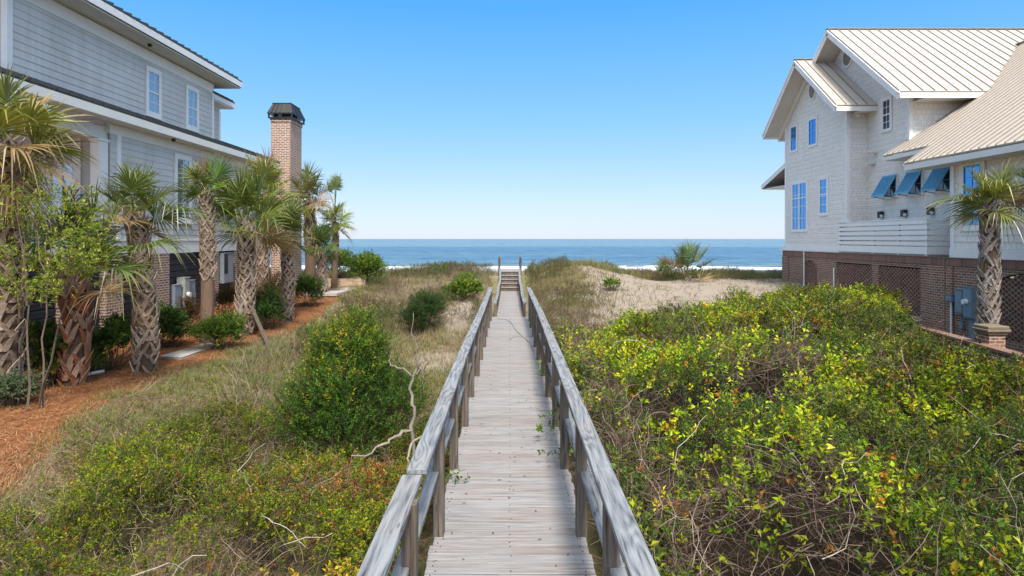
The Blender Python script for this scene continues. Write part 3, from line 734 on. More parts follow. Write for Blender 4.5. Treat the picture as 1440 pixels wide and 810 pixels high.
cb(XR-.035, XR+.1, 24.64, 24.76, 2.25, 8.0); cb(XR-.035, XR+.1, 30.05, 30.19, 2.25, 7.9)
cb(XM-.035, XM+.1, 22.05, 22.18, 5.9, 7.85); cb(XR-.04, XR+.1, 18.68, 18.84, 2.26, 5.2)
cb(XR-.045, XR+.05, 24.62, 30.2, 2.01, 2.28); cb(XR-.045, XR+.05, 11, 18.86, 2.01, 2.26)
# floor slab that closes the crawl space
mb = MB(); mb.box(XR+.16, 24, 11, 30.1, 1.9, 2.0); mb.box(23.9, 24, 11, 30.1, -1.2, 1.9); mb.build('floor_slab', M['rbrick'], rh)

def gable_roof(xo, x1, yc, half, zr, ze, name):
    yn, yf = yc-half, yc+half
    mb = MB()
    mb.slab([(xo, yn, ze), (x1, yn, ze), (x1, yc, zr), (xo, yc, zr)], .04)
    mb.slab([(xo, yc, zr), (x1, yc, zr), (x1, yf, ze), (xo, yf, ze)], .04)
    r = mb.build(name, M['tanroof'], rh)
    mb = MB(); x = xo+.02; sl_ = (zr-ze)/half
    while x < x1:
        mb.bar((x, yn, ze+.02), (x, yc-.03, zr-.003), .028, .045); mb.bar((x, yf, ze+.02), (x, yc+.03, zr-.003), .028, .045); x += .40
    mb.bar((xo-.01, yc, zr+.012), (x1, yc, zr+.012), .20, .035)
    mb.build('roof_seam', M['seam'], r)
    # rake boards, soffit under the gable overhang
    mb = MB(); dz = .12
    for s_ in (-1, 1):
        ye = yc+s_*half
        mb.bar((xo+.02, ye, ze-.05-dz), (xo+.02, yc, zr-.05-dz), .04, .22)
        mb.bar((xo+.0, ye, ze-.075), (xo+.0, yc, zr-.075), .06, .08)
    mb.box(xo+.05, x1, yn-.005, yn+.03, ze-.23, ze-.055); mb.box(xo+.05, x1, yf-.03, yf+.005, ze-.23, ze-.055)
    mb.build('rake_board', M['white'], r)
    mb = MB(); 
    for s_ in (-1, 1):
        ye = yc+s_*(half-.03)
        mb.slab([(xo+.06, ye, ze-.1), (xo+1.0, ye, ze-.1), (xo+1.0, yc, zr-.1), (xo+.06, yc, zr-.1)], .02)
    mb.box(xo+1.0, x1, yn+.03, yn+.8, ze-.2, ze-.18)
    mb.build('gable_soffit', M['soffit'], r)
    return r
gable_roof(12.19, 13.9, 27.43, 3.45, 10.23, 7.58, 'wing_roof')
gable_roof(12.93, 26, 26.1, 4.8, 11.1, 7.48, 'main_roof')
# low roof sloping up from the boardwalk side
def lz(x): return 4.92+.7*(x-12.3)
mb = MB()
mb.slab([(12.3, 11, lz(12.3)), (12.3, 20.0, lz(12.3)), (19.6, 20.0, lz(19.6)), (19.6, 11, lz(19.6))], .05)
mb.slab([(13.1, 20.0, lz(13.1)), (13.1, 22.5, lz(13.1)), (13.75, 22.5, lz(13.75)), (13.75, 22.05, lz(13.75)), (19.6, 22.05, lz(19.6)), (19.6, 20.0, lz(19.6))], .05)
mb.slab([(13.9, 22.05, lz(13.9)), (13.9, 24.8, lz(13.9)), (19.6, 24.8, lz(19.6)), (19.6, 22.05, lz(19.6))], .05)
mb.slab([(19.6, 11, lz(19.6)), (19.6, 24.8, lz(19.6)), (27, 24.8, lz(12.2)), (27, 11, lz(12.2))], .05)
lr = mb.build('low_roof', M['tanroof'], rh)
mb = MB(); y = 11.1
while y < 24.7:
    x0 = 12.3 if y < 20 else (13.1 if y < 22.3 else 15.0)
    mb.bar((x0, y, lz(x0)+.02), (19.6, y, lz(19.6)+.02), .028, .045, (0, 0, 1)); y += .30
mb.bar((19.6, 11, lz(19.6)+.03), (19.6, 24.7, lz(19.6)+.03), .2, .04); mb.build('roof_seam', M['seam'], lr)
mb = MB(); mb.box(12.3, 12.33, 11, 19.98, lz(12.3)-.24, lz(12.3)-.065); mb.box(13.1, 13.13, 20.02, 22.48, lz(13.1)-.2, lz(13.1)-.065)
mb.bar((12.32, 20.0, lz(12.32)-.14), (13.14, 20.0, lz(13.14)-.14), .03, .15); mb.bar((13.13, 22.48, lz(13.13)-.14), (13.75, 22.48, lz(13.75)-.14), .03, .15)
mb.build('fascia', M['cream'], lr)
mb = MB(); mb.box(12.34, 12.98, 11, 19.9, 4.68, 4.7); mb.box(13.14, 13.78, 20.03, 22.4, 5.27, 5.29); mb.build('soffit', M['soffit'], lr)
# ocean side porch roof
mb = MB(); mb.slab([(12.95, 30.2, 6.1), (18, 30.2, 6.1), (18, 32.95, 5.32), (12.95, 32.95, 5.32)], .04); pr = mb.build('porch_roof', M['tanroof'], rh)
mb = MB(); mb.bar((12.96, 30.2, 5.97), (12.96, 32.95, 5.19), .04, .17); mb.box(12.99, 18, 32.9, 32.94, 5.1, 5.28); mb.box(12.99, 18, 30.2, 32.9, 5.08, 5.1); mb.build('fascia', M['white'], pr)
mb = MB(); mb.box(13.05, 18, 30.33, 31.0, 1.95, 2.15); mb.build('porch_floor', M['white'], rh)
# round gable vents
for (x, y, z, a, b) in ((XR, 27.43, 8.92, .34, .43), (XM, 26.1, 9.97, .42, .44)):
    mb = MB(); n = 28; 
    ring = [(y+a*math.cos(2*math.pi*k/n), z+b*math.sin(2*math.pi*k/n)) for k in range(n)]; rin = [(y+a*.8*math.cos(2*math.pi*k/n), z+b*.8*math.sin(2*math.pi*k/n)) for k in range(n)]
    for k in range(n):
        j = (k+1) % n; mb.add([(x-d, *p) for d in (0, .06) for p in (ring[k], ring[j], rin[j], rin[k])], [(0,1,2,3),(7,6,5,4),(0,4,5,1),(1,5,6,2),(2,6,7,3),(3,7,4,0)])
    vt = mb.build('gable_vent', M['white'], rh)
    mb = MB(); mb.prism(rin, 'x', x-.022, x-.018)
    zz = z-b*.75
    while zz < z+b*.78:
        hw = a*.8*math.sqrt(max(0, 1-((zz-z)/(b*.8))**2)); mb.box(x-.045, x-.023, y-hw, y+hw, zz, zz+.03); zz += .07
    mb.build('vent_slats', M['vent'], vt)
W_ = dict(glass='bglass', frame='white', bars='blueframe', proud=.04, sill=False)
window(rh, 'x', XR-.014, -1, 28.96, 29.5, 6.6, 7.66, .09, (2, 4), **W_)
window(rh, 'x', XR-.014, -1, 27.08, 27.73, 6.6, 7.66, .09, (2, 4), **W_)
window(rh, 'x', XR-.014, -1, 27.97, 29.36, 2.95, 5.05, .09, (4, 4), double=True, **{**W_, 'sash': .68, 'bars': 'white'})
window(rh, 'x', XR-.014, -1, 26.17, 26.77, 3.6, 5.04, .09, (2, 4), **{**W_, 'sash': .55, 'bars': 'white'})
window(rh, 'x', XR-.014, -1, 17.62, 18.28, 2.93, 4.62, .16, (2, 5), **W_)
window(rh, 'x', XR-.014, -1, 14.2, 14.9, 2.93, 4.62, .16, (2, 5), **W_)
window(rh, 'x', XM-.014, -1, 23.15, 23.62, 6.55, 7.64, .09, (2, 4), glass='dglass', bars='white', sill=False)
for i, (a, b) in enumerate(((22.75, 23.57), (21.35, 22.12), (19.96, 20.72))):
    window(rh, 'x', XM-.014, -1, a+.04, b-.04, 4.08, 4.76, .08, (2, 2), glass='dglass', bars='blueframe', sill=False, sash=False)
    # propped shutter: frame, slats, stays
    mb = MB(); x0, z0, x1, z1 = XM-.06, 4.84, XM-.5, 4.1
    d = Vector((x1-x0, 0, z1-z0)); 
    def P(t, y, o=0): return (x0+d.x*t, y, z0+d.z*t+o)
    for yy in (a+.02, b-.02): mb.bar(P(0, yy), P(1, yy), .05, .04, (0, 0, 1))
    for tt in (.02, .98): mb.bar(P(tt, a), P(tt, b), .045, .055, (0, 0, 1))
    k = .06
    while k < .95: mb.bar(P(k, a+.05), P(k, b-.05), .05, .012, (-.55, 0, .83)); k += .047
    aw = mb.build('awning_shutter', M['awning'], rh)
    mb = MB()
    for yy in (a+.05, b-.05): mb.tube([P(.97, yy, -.02), (XM-.04, yy, 4.02)], [.012, .012], 6)
    mb.bar(P(.97, a, -.03), P(.97, b, -.03), .02, .02); mb.build('stay_rod', M['black'], aw)
for y, z in ((23.68, 3.45), (22.28, 3.45), (20.87, 3.46)):
    mb = MB(); mb.box(XM-.015, XM-.16, y-.10, y+.10, z-.12, z+.12); wl = mb.build('wall_light', M['black'], rh, bevel=.01)
    mb = MB(); mb.tube([(XM-.12, y-.13, z-.06), (XM-.12, y-.101, z-.06)], [.055, .06], 12); mb.build('lens', M['pvc'], wl)
mb = MB(); mb.box(XM-.015, XM-.3, 23.95, 24.2, 5.78, 5.83); mb.box(XM-.015, XM-.3, 24.1, 24.4, 5.36, 5.42); mb.box(XM-.6, XM-.5, 24.3, 24.38, 7.2, 7.3); mb.build('vent_hood', M['soffit'], rh)
# slatted privacy screen on the deck
mb = MB()
z = 2.34
mb.box(12.9, 12.93, 19.8, 25.2, 2.07, 2.30); mb.box(12.93, XM-.02, 19.8, 19.83, 2.07, 2.30)
for k in range(5): mb.box(12.9, 12.93, 19.8, 25.2, z, z+.122); mb.box(12.931, XM-.02, 19.8, 19.83, z, z+.122); z += .172
mb.box(12.88, 12.95, 19.78, 25.2, z-.03, z+.0)
mb.build('privacy_screen', M['white'], rh)
for y in (19.86, 21.3, 22.8, 25.1): mb = MB(); mb.box(12.935, 13.02, y, y+.09, 2.02, z-.035); mb.build('screen_post', M['white'], rh)
mb = MB(); mb.box(12.94, XM, 19.84, 25.0, 2.01, 2.05); mb.build('side_deck', M['concrete'], rh)
# brick base with pierced panels
mb = MB(); BX0, BX1 = 12.96, 13.15
ops = [(13.2, 17.1, -.1, 1.35, True), (20.2, 22.5, .1, 1.64, False), (22.9, 25.4, .1, 1.64, False), (27.0, 28.3, -.1, 1.25, True)]
y = 10.9
for a, b, z0, z1, arch in ops:
    mb.box(BX0, BX1, y, a, -1.3, 1.76); mb.box(BX0, BX1, a, b, -1.3, z0)
    if arch:
        n = 14; rise = .38
        for k in range(n):
            ua, ub = a+(b-a)*k/n, a+(b-a)*(k+1)/n
            za = z1+rise*math.sqrt(max(0, 1-(2*k/n-1)**2)); zb = z1+rise*math.sqrt(max(0, 1-(2*(k+1)/n-1)**2))
            mb.prism([(ua, za), (ub, zb), (ub, 1.76), (ua, 1.76)], 'x', BX0, BX1)
    else: mb.box(BX0, BX1, a, b, z1, 1.76)
    y = b
mb.box(BX0, BX1, y, 30.3, -1.3, 1.76); mb.box(BX1, 20, 30.1, 30.3, -1.3, 1.76)
for a, b in ((19.0, 19.75), (29.75, 30.34), (18.7, 18.95)): mb.box(BX0-.06, BX0-.001, a, b, -1.3, 1.758)
mb.build('brick_base', M['rbrick'], rh)
mb = MB(); y = 10.9
while y < 30.3: mb.box(BX0-.035, BX1-.01, y, y+.062, 1.765, 1.985); y += .072
y = 10.9
while y < 30.3: mb.box(BX0-.055, BX1-.01, y, y+.2, 1.987, 2.008); y += .205
mb.box(BX0-.02, BX1-.02, 10.9, 30.3, 1.765, 1.98)
mb.build('brick_cornice', M['brick1'], rh)
def lattice(a, b, z0, z1, arch):
    mb = MB(); z = z0; row = 0
    while z < z1+(.38 if arch else 0):
        y = a+(.1 if row % 2 else 0)
        while y < b-.02:
            yb = min(y+.115, b); ym = (y+yb)/2
            top = z1+(.38*math.sqrt(max(0, 1-(2*(ym-a)/(b-a)-1)**2)) if arch else 0)
            if z+.06 < top: mb.box(BX0+.04, BX0+.14, y, yb, z, z+.066)
            y += .20
        z += .068; row += 1
    return mb
for a, b, z0, z1, arch in ops: lattice(a, b, z0, z1, arch).build('pierced_brick', M['brick1'], rh)
ebox(rh, 'electrical_box', BX0, 18.1, 18.42, .42, 1.10, .16, 'steel2', -1)
e = ebox(rh, 'electrical_box', BX0, 17.65, 18.0, .35, 1.2, .22, 'steel2', -1)
mb = MB(); mb.tube([(BX0-.23, 17.85, .8), (BX0-.33, 17.85, .8)], [.08, .075], 14); mb.build('meter', M['pvc'], e)
ebox(rh, 'junction_box', BX0, 18.55, 18.85, .72, .92, .14, 'steel2', -1)
mb = MB(); mb.tube([(BX0-.08, 18.68, .7), (BX0-.08, 18.68, -.5)], [.03, .03], 8); mb.build('pipe', M['pvc'], rh)
mb = MB(); mb.tube([(BX0-.07, 27.4, 2.03), (BX0-.07, 28.03, 2.03), (BX0-.07, 28.05, 1.99), (BX0-.07, 28.05, -.3)], [.028]*4, 8); mb.build('pipe', M['pvc'], rh)
mb = MB(); mb.tube([(BX0-.05, 25.5, 1.4), (BX0-.05, 25.5, .2)], [.03, .03], 8); mb.build('pipe', M['pvc'], rh)
mb = MB(); mb.box(BX0-.02, BX0-.13, 17.75, 17.9, -.6, .34); mb.tube([(BX0-.07, 18.26, .42), (BX0-.07, 18.26, .1)], [.02, .02], 6); mb.box(BX0-.01, BX0-.1, 18.2, 18.34, .0, .14); mb.build('conduit', M['steel2'], rh)

# ------------------------------------------------------------------ low garden wall
gwl = empty('garden_wall', (10.8, 14.4, -.6)); tag(gwl, 'low brown brick garden wall with capped pillars in front of the white shingled house', 'wall')
wp = [(10.1, 11.0), (10.33, 12.9), (10.55, 14.36), (11.05, 17.7), (11.5, 22.5), (11.9, 27.8)]
mb = MB(); mc = MB()
for (x0, y0), (x1, y1) in zip(wp[:-1], wp[1:]):
    mb.bar((x0, y0, -.42), (x1, y1, -.42), .2, 1.14)
    L_ = math.hypot(x1-x0, y1-y0); n = int(L_/.21); dx, dy = (x1-x0)/n, (y1-y0)/n
    for k in range(n): mc.bar((x0+dx*(k+.03), y0+dy*(k+.03), .185), (x0+dx*(k+.97), y0+dy*(k+.97), .185), .27, .062)
mb.build('wall', M['rbrick'], gwl); mc.build('coping', M['brick1'], gwl)
for (x, y, top) in ((10.80, 14.36, .42), (11.1, 17.9, .18), (11.55, 22.6, .3), (11.95, 27.9, .3)):
    mb = MB(); mb.box(x-.18, x+.18, y-.18, y+.18, -1.2, top); p_ = mb.build('pillar', M['rbrick'], gwl)
    mb = MB(); mb.box(x-.22, x+.22, y-.22, y+.22, top+.001, top+.06); mb.box(x-.26, x+.26, y-.26, y+.26, top+.062, top+.13); mb.box(x-.24, x+.24, y-.24, y+.24, top+.132, top+.2); mb.build('cap', M['capstone'], p_, bevel=.015)

# ------------------------------------------------------------------ palms
def frond(gr, base, az_, elev, pet, blade, nleaf=34, spread=2.1, droop=.5, col=(.08, .15, .035), tip=(.34, .25, .1), dead=0., cost=.35, side=0.):
    """costapalmate fan: a petiole, then leaflets radiating along a recurving costa"""
    d = np.array([math.cos(az_)*math.cos(elev), math.sin(az_)*math.cos(elev), math.sin(elev)])
    S = np.array([-math.sin(az_), math.cos(az_), 0.])
    # petiole curve
    pts = [np.array(base, float)]; dd = d.copy()
    for i in range(5):
        dd = dd+np.array([0, 0, -droop*.12]); dd /= np.linalg.norm(dd); pts.append(pts[-1]+dd*pet/5)
    pts = np.array(pts)
    pc = np.array([.17, .19, .06]) if dead < .5 else np.array([.30, .18, .09])
    gr.ribbons(pts[None], np.linspace(.035, .02, 6)[None]*1.2, pc[None], 0)
    T0 = dd; P0 = pts[-1]; roll = side
    U0 = np.cross(S, T0)*-1; U0 /= np.linalg.norm(U0)
    if U0[2] < 0: U0 = -U0
    S = S*math.cos(roll)+U0*math.sin(roll); U0 = np.cross(T0, S); U0 = U0 if U0[2] >= -.2 else -U0
    n = nleaf; th = np.linspace(-spread, spread, n)+R.normal(size=n)*.02
    k = 7; r = np.linspace(0, 1, k)
    orig = np.clip(np.cos(th), 0, 1)[:, None]*cost*blade*.7          # leaflets in the middle leave further out along the costa
    LN = blade*(.62+.38*np.cos(th*.6))*(.88+.2*R.random(n))
    dirs = T0[None]*np.cos(th)[:, None]+S[None]*np.sin(th)[:, None]+U0[None]*(.10+.28*np.abs(np.sin(th))[:, None])
    dirs = norm(dirs)
    rr_ = r[None]*LN[:, None]
    fall = droop*(.35+.65*R.random((n, 1)))*(rr_/blade)**2.4*blade*.85
    brk = (R.random((n, 1)) < .3)*np.maximum(0, rr_/blade-.6)*blade*(.6+.9*R.random((n, 1)))
    costa = P0[None]+T0[None]*orig-np.array([0, 0, 1.])*(orig**2)*droop*.5/blade
    Pts = costa[:, None]+dirs[:, None]*rr_[..., None]-np.array([0, 0, 1.])*(fall+brk)[..., None]
    dth = 2*spread/n
    w = np.minimum(rr_*dth*1.1+.01, .046*blade)
    w = w*np.clip((1-r[None])/(1-.45), 0.05, 1)**.8
    side_v = norm(-T0[None]*np.sin(th)[:, None]+S[None]*np.cos(th)[:, None])
    pleat = U0[None]*(.35*np.where(np.arange(n) % 2 == 0, 1, -1))[:, None]
    sv = norm(side_v+pleat)
    V = np.stack([Pts-sv[:, None]*w[..., None]*.5, Pts+sv[:, None]*w[..., None]*.5], 2)
    C = np.array(col)[None, None]*(1+.18*R.normal(size=(n, 1, 1)))
    tt = np.clip((r-.62)/.38, 0, 1)[None, :, None]**1.3*(.25+.75*R.random((n, 1, 1)))
    C = C*(1-tt)+np.array(tip)*tt
    if dead > 0: C = C*(1-dead)+np.array([.36, .24, .12])*(.7+.5*R.random((n, 1, 1)))*dead
    C = np.clip(C, .01, .8)
    idx = np.arange(n*k*2).reshape(n, k, 2)
    Q = np.stack([idx[:, :-1, 0], idx[:, :-1, 1], idx[:, 1:, 1], idx[:, 1:, 0]], -1)
    gr.put(V, np.repeat(C[:, :, None], 2, 2), Q, 0)

def trunk_path(b, t, k=10, bow=0.08):
    b = np.array(b); t = np.array(t); P = []
    for i in range(k):
        f = i/(k-1); p = b+(t-b)*f; p[0] += bow*math.sin(f*math.pi); P.append(p)
    return P
def palm(label, b, t, rb, rt, boots=(0., 1.), bsize=.28, nb=90, boot_col=((.24, .17, .12), (.40, .32, .26)), core=(.16, .11, .075), fronds=22, crad=1.2, pet=.7, elo=-.9, ehi=1.4,
         deadfrac=.15, skirt=0, azr=None, col=(.085, .15, .035), tip=(.36, .27, .11), group='sabal palms beside the grey house', bow=.05, flare=.35, cat='palm tree', rust=0, droop=.6, extra=None, blade_n=34):
    root = empty('palm_tree', b); tag(root, label, cat, group); pet = pet*.82; droop = droop*.62; elo = elo*.6; rb *= .84; rt *= .80; bsize *= .76; fronds = int(fronds*(.82 if fronds > 14 else 1)); nb = int(nb*1.65)
    P = trunk_path(b, t, 12, bow); P[0][2] -= .25
    mb = GR(); n = len(P); k = 14
    V = []; C = []
    for i, p in enumerate(P):
        f = i/(n-1); r = rb+(rt-rb)*f
        for j in range(k):
            a = 2*math.pi*j/k; rj = r*(1+.06*random.random()); V.append((p[0]+rj*math.cos(a), p[1]+rj*math.sin(a), p[2])); C.append(np.array(core)*(.5+.3*random.random()) if boots[0] < .1 else np.array(core)*(.75+.3*random.random()))
    Q = [(i*k+j, i*k+(j+1) % k, (i+1)*k+(j+1) % k, (i+1)*k+j) for i in range(n-1) for j in range(k)]
    mb.put(np.array(V), np.array(C), np.array(Q), 0)
    # old leaf bases: crossing wedges in a spiral
    Pa = np.array(P)
    def at(f):
        f = min(max(f, 0), 1)*(n-1); i = min(int(f), n-2); return Pa[i]+(Pa[i+1]-Pa[i])*(f-i)
    L_ = np.linalg.norm(np.array(t)-np.array(b))
    for q in range(nb):
        f = boots[0]+(boots[1]-boots[0])*(q+.5)/nb; a0 = q*2.39996+random.uniform(-.12, .12)
        if random.random() < .13: continue
        a0 += random.uniform(-.2, .2); f += random.uniform(-.008, .008)
        c = at(f); r = (rb+(rt-rb)*f); bs = bsize*random.uniform(.65, 1.25)
        for pr in (-1, 1):
            out = np.array([math.cos(a0), math.sin(a0), 0]); tg = np.array([-math.sin(a0), math.cos(a0), 0])
            # prong goes up and sideways, hugging the trunk, tip flaring outward
            path = []
            for s_ in (0, .35, .7, 1.0):
                ang = a0+pr*(.06+.72*s_)*min(1.3, .22/r*.8); o_ = np.array([math.cos(ang), math.sin(ang), 0])
                rad = r*.97+bs*(.05+flare*.62*s_**1.4)
                path.append(c+o_*rad+np.array([0, 0, bs*(s_-.25)]))
            wd = [bs*.30, bs*.28, bs*.22, bs*.10]; th_ = [bs*.12, bs*.09, bs*.06, bs*.035]
            vs = []; cs = []
            cc = np.array(boot_col[0])+(np.array(boot_col[1])-np.array(boot_col[0]))*random.random()
            if random.random() < rust: cc = np.array([.26, .10, .05])
            cc = cc*random.uniform(.75, 1.2)
            for s_i, p in enumerate(path):
                o_ = p-c; o_[2] = 0; o_ = o_/np.linalg.norm(o_); tn = np.array([-o_[1], o_[0], 0])
                for (i_, j_) in ((-1, -1), (1, -1), (1, 1), (-1, 1)):
                    vs.append(p+tn*i_*wd[s_i]/2+o_*j_*th_[s_i]/2); cs.append(cc*(1 if s_i < 3 else 1.25))
            fq = [(s_*4+j, s_*4+(j+1) % 4, (s_+1)*4+(j+1) % 4, (s_+1)*4+j) for s_ in range(3) for j in range(4)]+[(12, 13, 14, 15), (3, 2, 1, 0)]
            mb.put(np.array(vs), np.array(cs), np.array(fq), 0)
    mb.build('trunk', [M['bark']], root)
    gr = GR(); top = np.array(t)
    for q in range(fronds):
        f = (q+.5)/fronds; e = elo+(ehi-elo)*f**.8 + random.uniform(-.15, .15)
        a = q*2.39996+random.uniform(-.3, .3) if azr is None else random.uniform(*azr)
        sc_ = random.uniform(.85, 1.15)
        dead = 1. if random.random() < deadfrac*(1.6 if f < .4 else .25) else random.random()*.15
        frond(gr, top+np.array([0, 0, -.25+.35*f]), a, min(e, 1.5), pet*sc_*(.75+.35*f), crad*.62*sc_, blade_n, 2.2-.5*random.random(), droop*(.8 if e > .5 else 1.3)*random.uniform(.7, 1.3), np.array(col)*np.array([1.25, 1.18, .8])*random.uniform(.7, 1.35), tip, dead, side=random.uniform(-.9, .9))
    for q in range(skirt):
        a = random.random()*6.28; frond(gr, top+np.array([0, 0, -.25]), a, random.uniform(-1.3, -.9), pet*.7, crad*.55, 22, 1.2, .5, (.3, .2, .1), (.4, .28, .14), 1., side=random.uniform(-.6, .6))
    if extra:
        for (dz, a, e, p_, b_, dd_) in extra: frond(gr, top+np.array([0, 0, dz]), a, e, p_, b_, blade_n+6, 1.9, dd_, np.array(col)*1.05, tip, 0, side=random.uniform(-.5, .5))
    # spear leaves in the middle
    for q in range(3):
        a = random.random()*6.28; pts = np.array([top, top+np.array([.05*math.cos(a), .05*math.sin(a), pet*.6]), top+np.array([.16*math.cos(a), .16*math.sin(a), pet+crad*.4])])
        gr.ribbons(pts[None], np.array([[.03, .035, .004]]), np.array([[.14, .2, .06]]), 0)
    gr.build('crown', [M['palm']], root)
    return root
def G(px, y, Y=None):
    pass
def gpt(px, Z): x = (px-CX)*Z/F; return (x, Z, float(H(np.array(x), np.array(Z))))
def wpt(px, py, Z): return ((px-CX)*Z/F, Z, CZ-(py-CY)*Z/F)
palm('large palm cut by the left edge with yellowing fronds and frayed grey leaf bases', gpt(4, 11.2), wpt(10, 200, 11.2), .24, .21, (0, 1), .4, 90, flare=.5, fronds=24, crad=1.35, pet=.5, elo=-.9, ehi=1.4, deadfrac=.16, col=(.13, .16, .035), tip=(.5, .34, .09), skirt=3, droop=.8)
palm('short stout palm with rusty peeling leaf bases beside the leftmost black louvre panel', gpt(103, 12.5), wpt(104, 400, 12.5), .20, .24, (0, 1.1), .44, 52, flare=.45, boot_col=((.26, .13, .08), (.40, .27, .2)), rust=.35, fronds=17, crad=1.5, pet=1.15, elo=.3, ehi=1.4, deadfrac=.08, droop=.8, col=(.10, .15, .04),
     extra=[(0, -.1, .75, 1.5, 1.0, .9), (0, 3.3, .8, 1.3, .9, .9), (0, -.5, .55, 1.3, .9, .9)])
palm('thick leaning palm with criss-cross leaf bases to the ground, left of the meter boxes', gpt(204, 13.8), wpt(188, 300, 13.8), .26, .22, (0, 1), .34, 110, fronds=18, crad=1.1, pet=.5, elo=-.5, ehi=1.4, deadfrac=.12, bow=.1, col=(.10, .15, .05),
     extra=[(0, 0.05, .35, .8, .85, .7)])
palm('upright palm with smooth lower and scaly upper trunk, in front of the meter boxes', gpt(290, 17.2), wpt(289, 268, 17.2), .20, .2, (.42, 1), .3, 70, fronds=15, crad=1.05, pet=.42, elo=-.5, ehi=1.4, deadfrac=.08, core=(.20, .13, .09), col=(.09, .17, .03))
pb = palm('palm braced by two wooden stakes tied round its scaly trunk', gpt(342, 18.1), wpt(346, 312, 18.1), .28, .24, (0, 1), .34, 110, fronds=22, crad=1.55, pet=.75, elo=-.3, ehi=1.45, deadfrac=.12, col=(.10, .15, .035))
palm('taller palm standing close behind the braced palm', gpt(367, 22.8), wpt(369, 270, 22.8), .24, .23, (.2, 1), .34, 80, fronds=18, crad=1.4, pet=.6, elo=-.4, ehi=1.4, deadfrac=.2, col=(.13, .17, .035))
palm('slimmer scaly palm between the braced palm and the chimney base', gpt(404, 20.2), wpt(401, 328, 20.2), .2, .18, (0, 1), .3, 90, fronds=18, crad=1.1, pet=.5, elo=-.4, ehi=1.4, deadfrac=.1, col=(.06, .12, .03))
palm('palm with wide yellow-green crown in front of the brick chimney, smooth lower trunk', gpt(436, 27.2), wpt(434, 282, 27.2), .27, .25, (.4, 1), .4, 50, fronds=20, crad=1.4, pet=.65, elo=-.6, ehi=1.4, deadfrac=.25, col=(.11, .14, .03))
palm('low palm with dark green crown right of the chimney base', gpt(453, 25.2), wpt(449, 350, 25.2), .24, .18, (0, 1), .32, 70, fronds=14, crad=1.1, pet=.45, elo=-.2, ehi=1.4, deadfrac=.08, col=(.06, .12, .03))
palm('slender tall palm nearest the sea with a small topknot fan above its crown', gpt(469, 27.2), wpt(471, 312, 27.2), .15, .13, (.55, 1), .28, 30, fronds=15, crad=1.1, pet=.4, elo=-.8, ehi=1.0, deadfrac=.25, col=(.11, .16, .04),
     extra=[(.5, 1.2, 1.45, 1.0, .6, .2), (.5, -1.2, 1.35, .9, .55, .3), (.5, 3, 1.3, .85, .5, .3), (.5, 5, 1.5, 1.05, .5, .1)])
palm('palm with tan tipped fronds and scaly trunk behind the brick pillar near the right edge', (11.35, 15.3, -.6), wpt(1391, 284, 15.3), .25, .17, (0, 1), .36, 120, fronds=19, crad=1.15, pet=.35, elo=-.3, ehi=1.2, deadfrac=.2, col=(.13, .16, .04), tip=(.5, .38, .2), group='sabal palms by the white house', droop=.7, boot_col=((.22, .18, .15), (.36, .31, .27)),
     extra=[(.1, 0.0, .5, 1.1, 1.0, .5), (.1, -.5, .6, .9, .9, .6), (.1, .3, .2, .9, .9, .6), (.1, 2.9, .2, .5, .8, .6)])
palm('young multi-fan palm growing on the dune crest against the sea', gpt(967, 30.6), tuple(np.array(gpt(967, 30.6))+np.array([0, 0, .3])), .16, .14, (0, 1), .22, 20, fronds=13, crad=1.3, pet=1.0, elo=.25, ehi=1.3, deadfrac=.15, col=(.05, .10, .025), tip=(.35, .2, .1), group='young palms on the dune', droop=.5)
palm('smallest palm seedling on the dune crest left of the young palm', gpt(935, 31.2), tuple(np.array(gpt(935, 31.2))+np.array([0, 0, .15])), .08, .07, (0, 1), .15, 10, fronds=8, crad=1.0, pet=.6, elo=.1, ehi=1.3, deadfrac=.35, col=(.08, .11, .035), tip=(.35, .2, .1), group='young palms on the dune', droop=.5)

# palm brace
br = empty('palm_brace', gpt(345, 17.9)); tag(br, 'two leaning weathered stakes tied to the palm trunk by a dark strap', 'palm brace')
tb = gpt(342, 18.1)
for (p0, p1) in ((wpt(312, 474, 17.5), wpt(336, 436, 18.0)), (wpt(381, 494, 16.6), wpt(354, 432, 17.9))):
    mb = MB(); mb.bar(p0, p1, .09, .05, (0, 1, 0)); mb.build('stake', M['wood_z'], br, bevel=.005)
mb = MB(); zt = wpt(345, 450, 17.8)[2]; mb.tube([(tb[0]+.34*math.cos(a), tb[1]+.36*math.sin(a), zt) for a in np.linspace(0, 6.283, 20)], [.012]*20, 6); mb.tube([wpt(326, 451, 17.75), wpt(365, 450, 17.5)], [.01, .01], 6); mb.build('strap', M['black'], br)

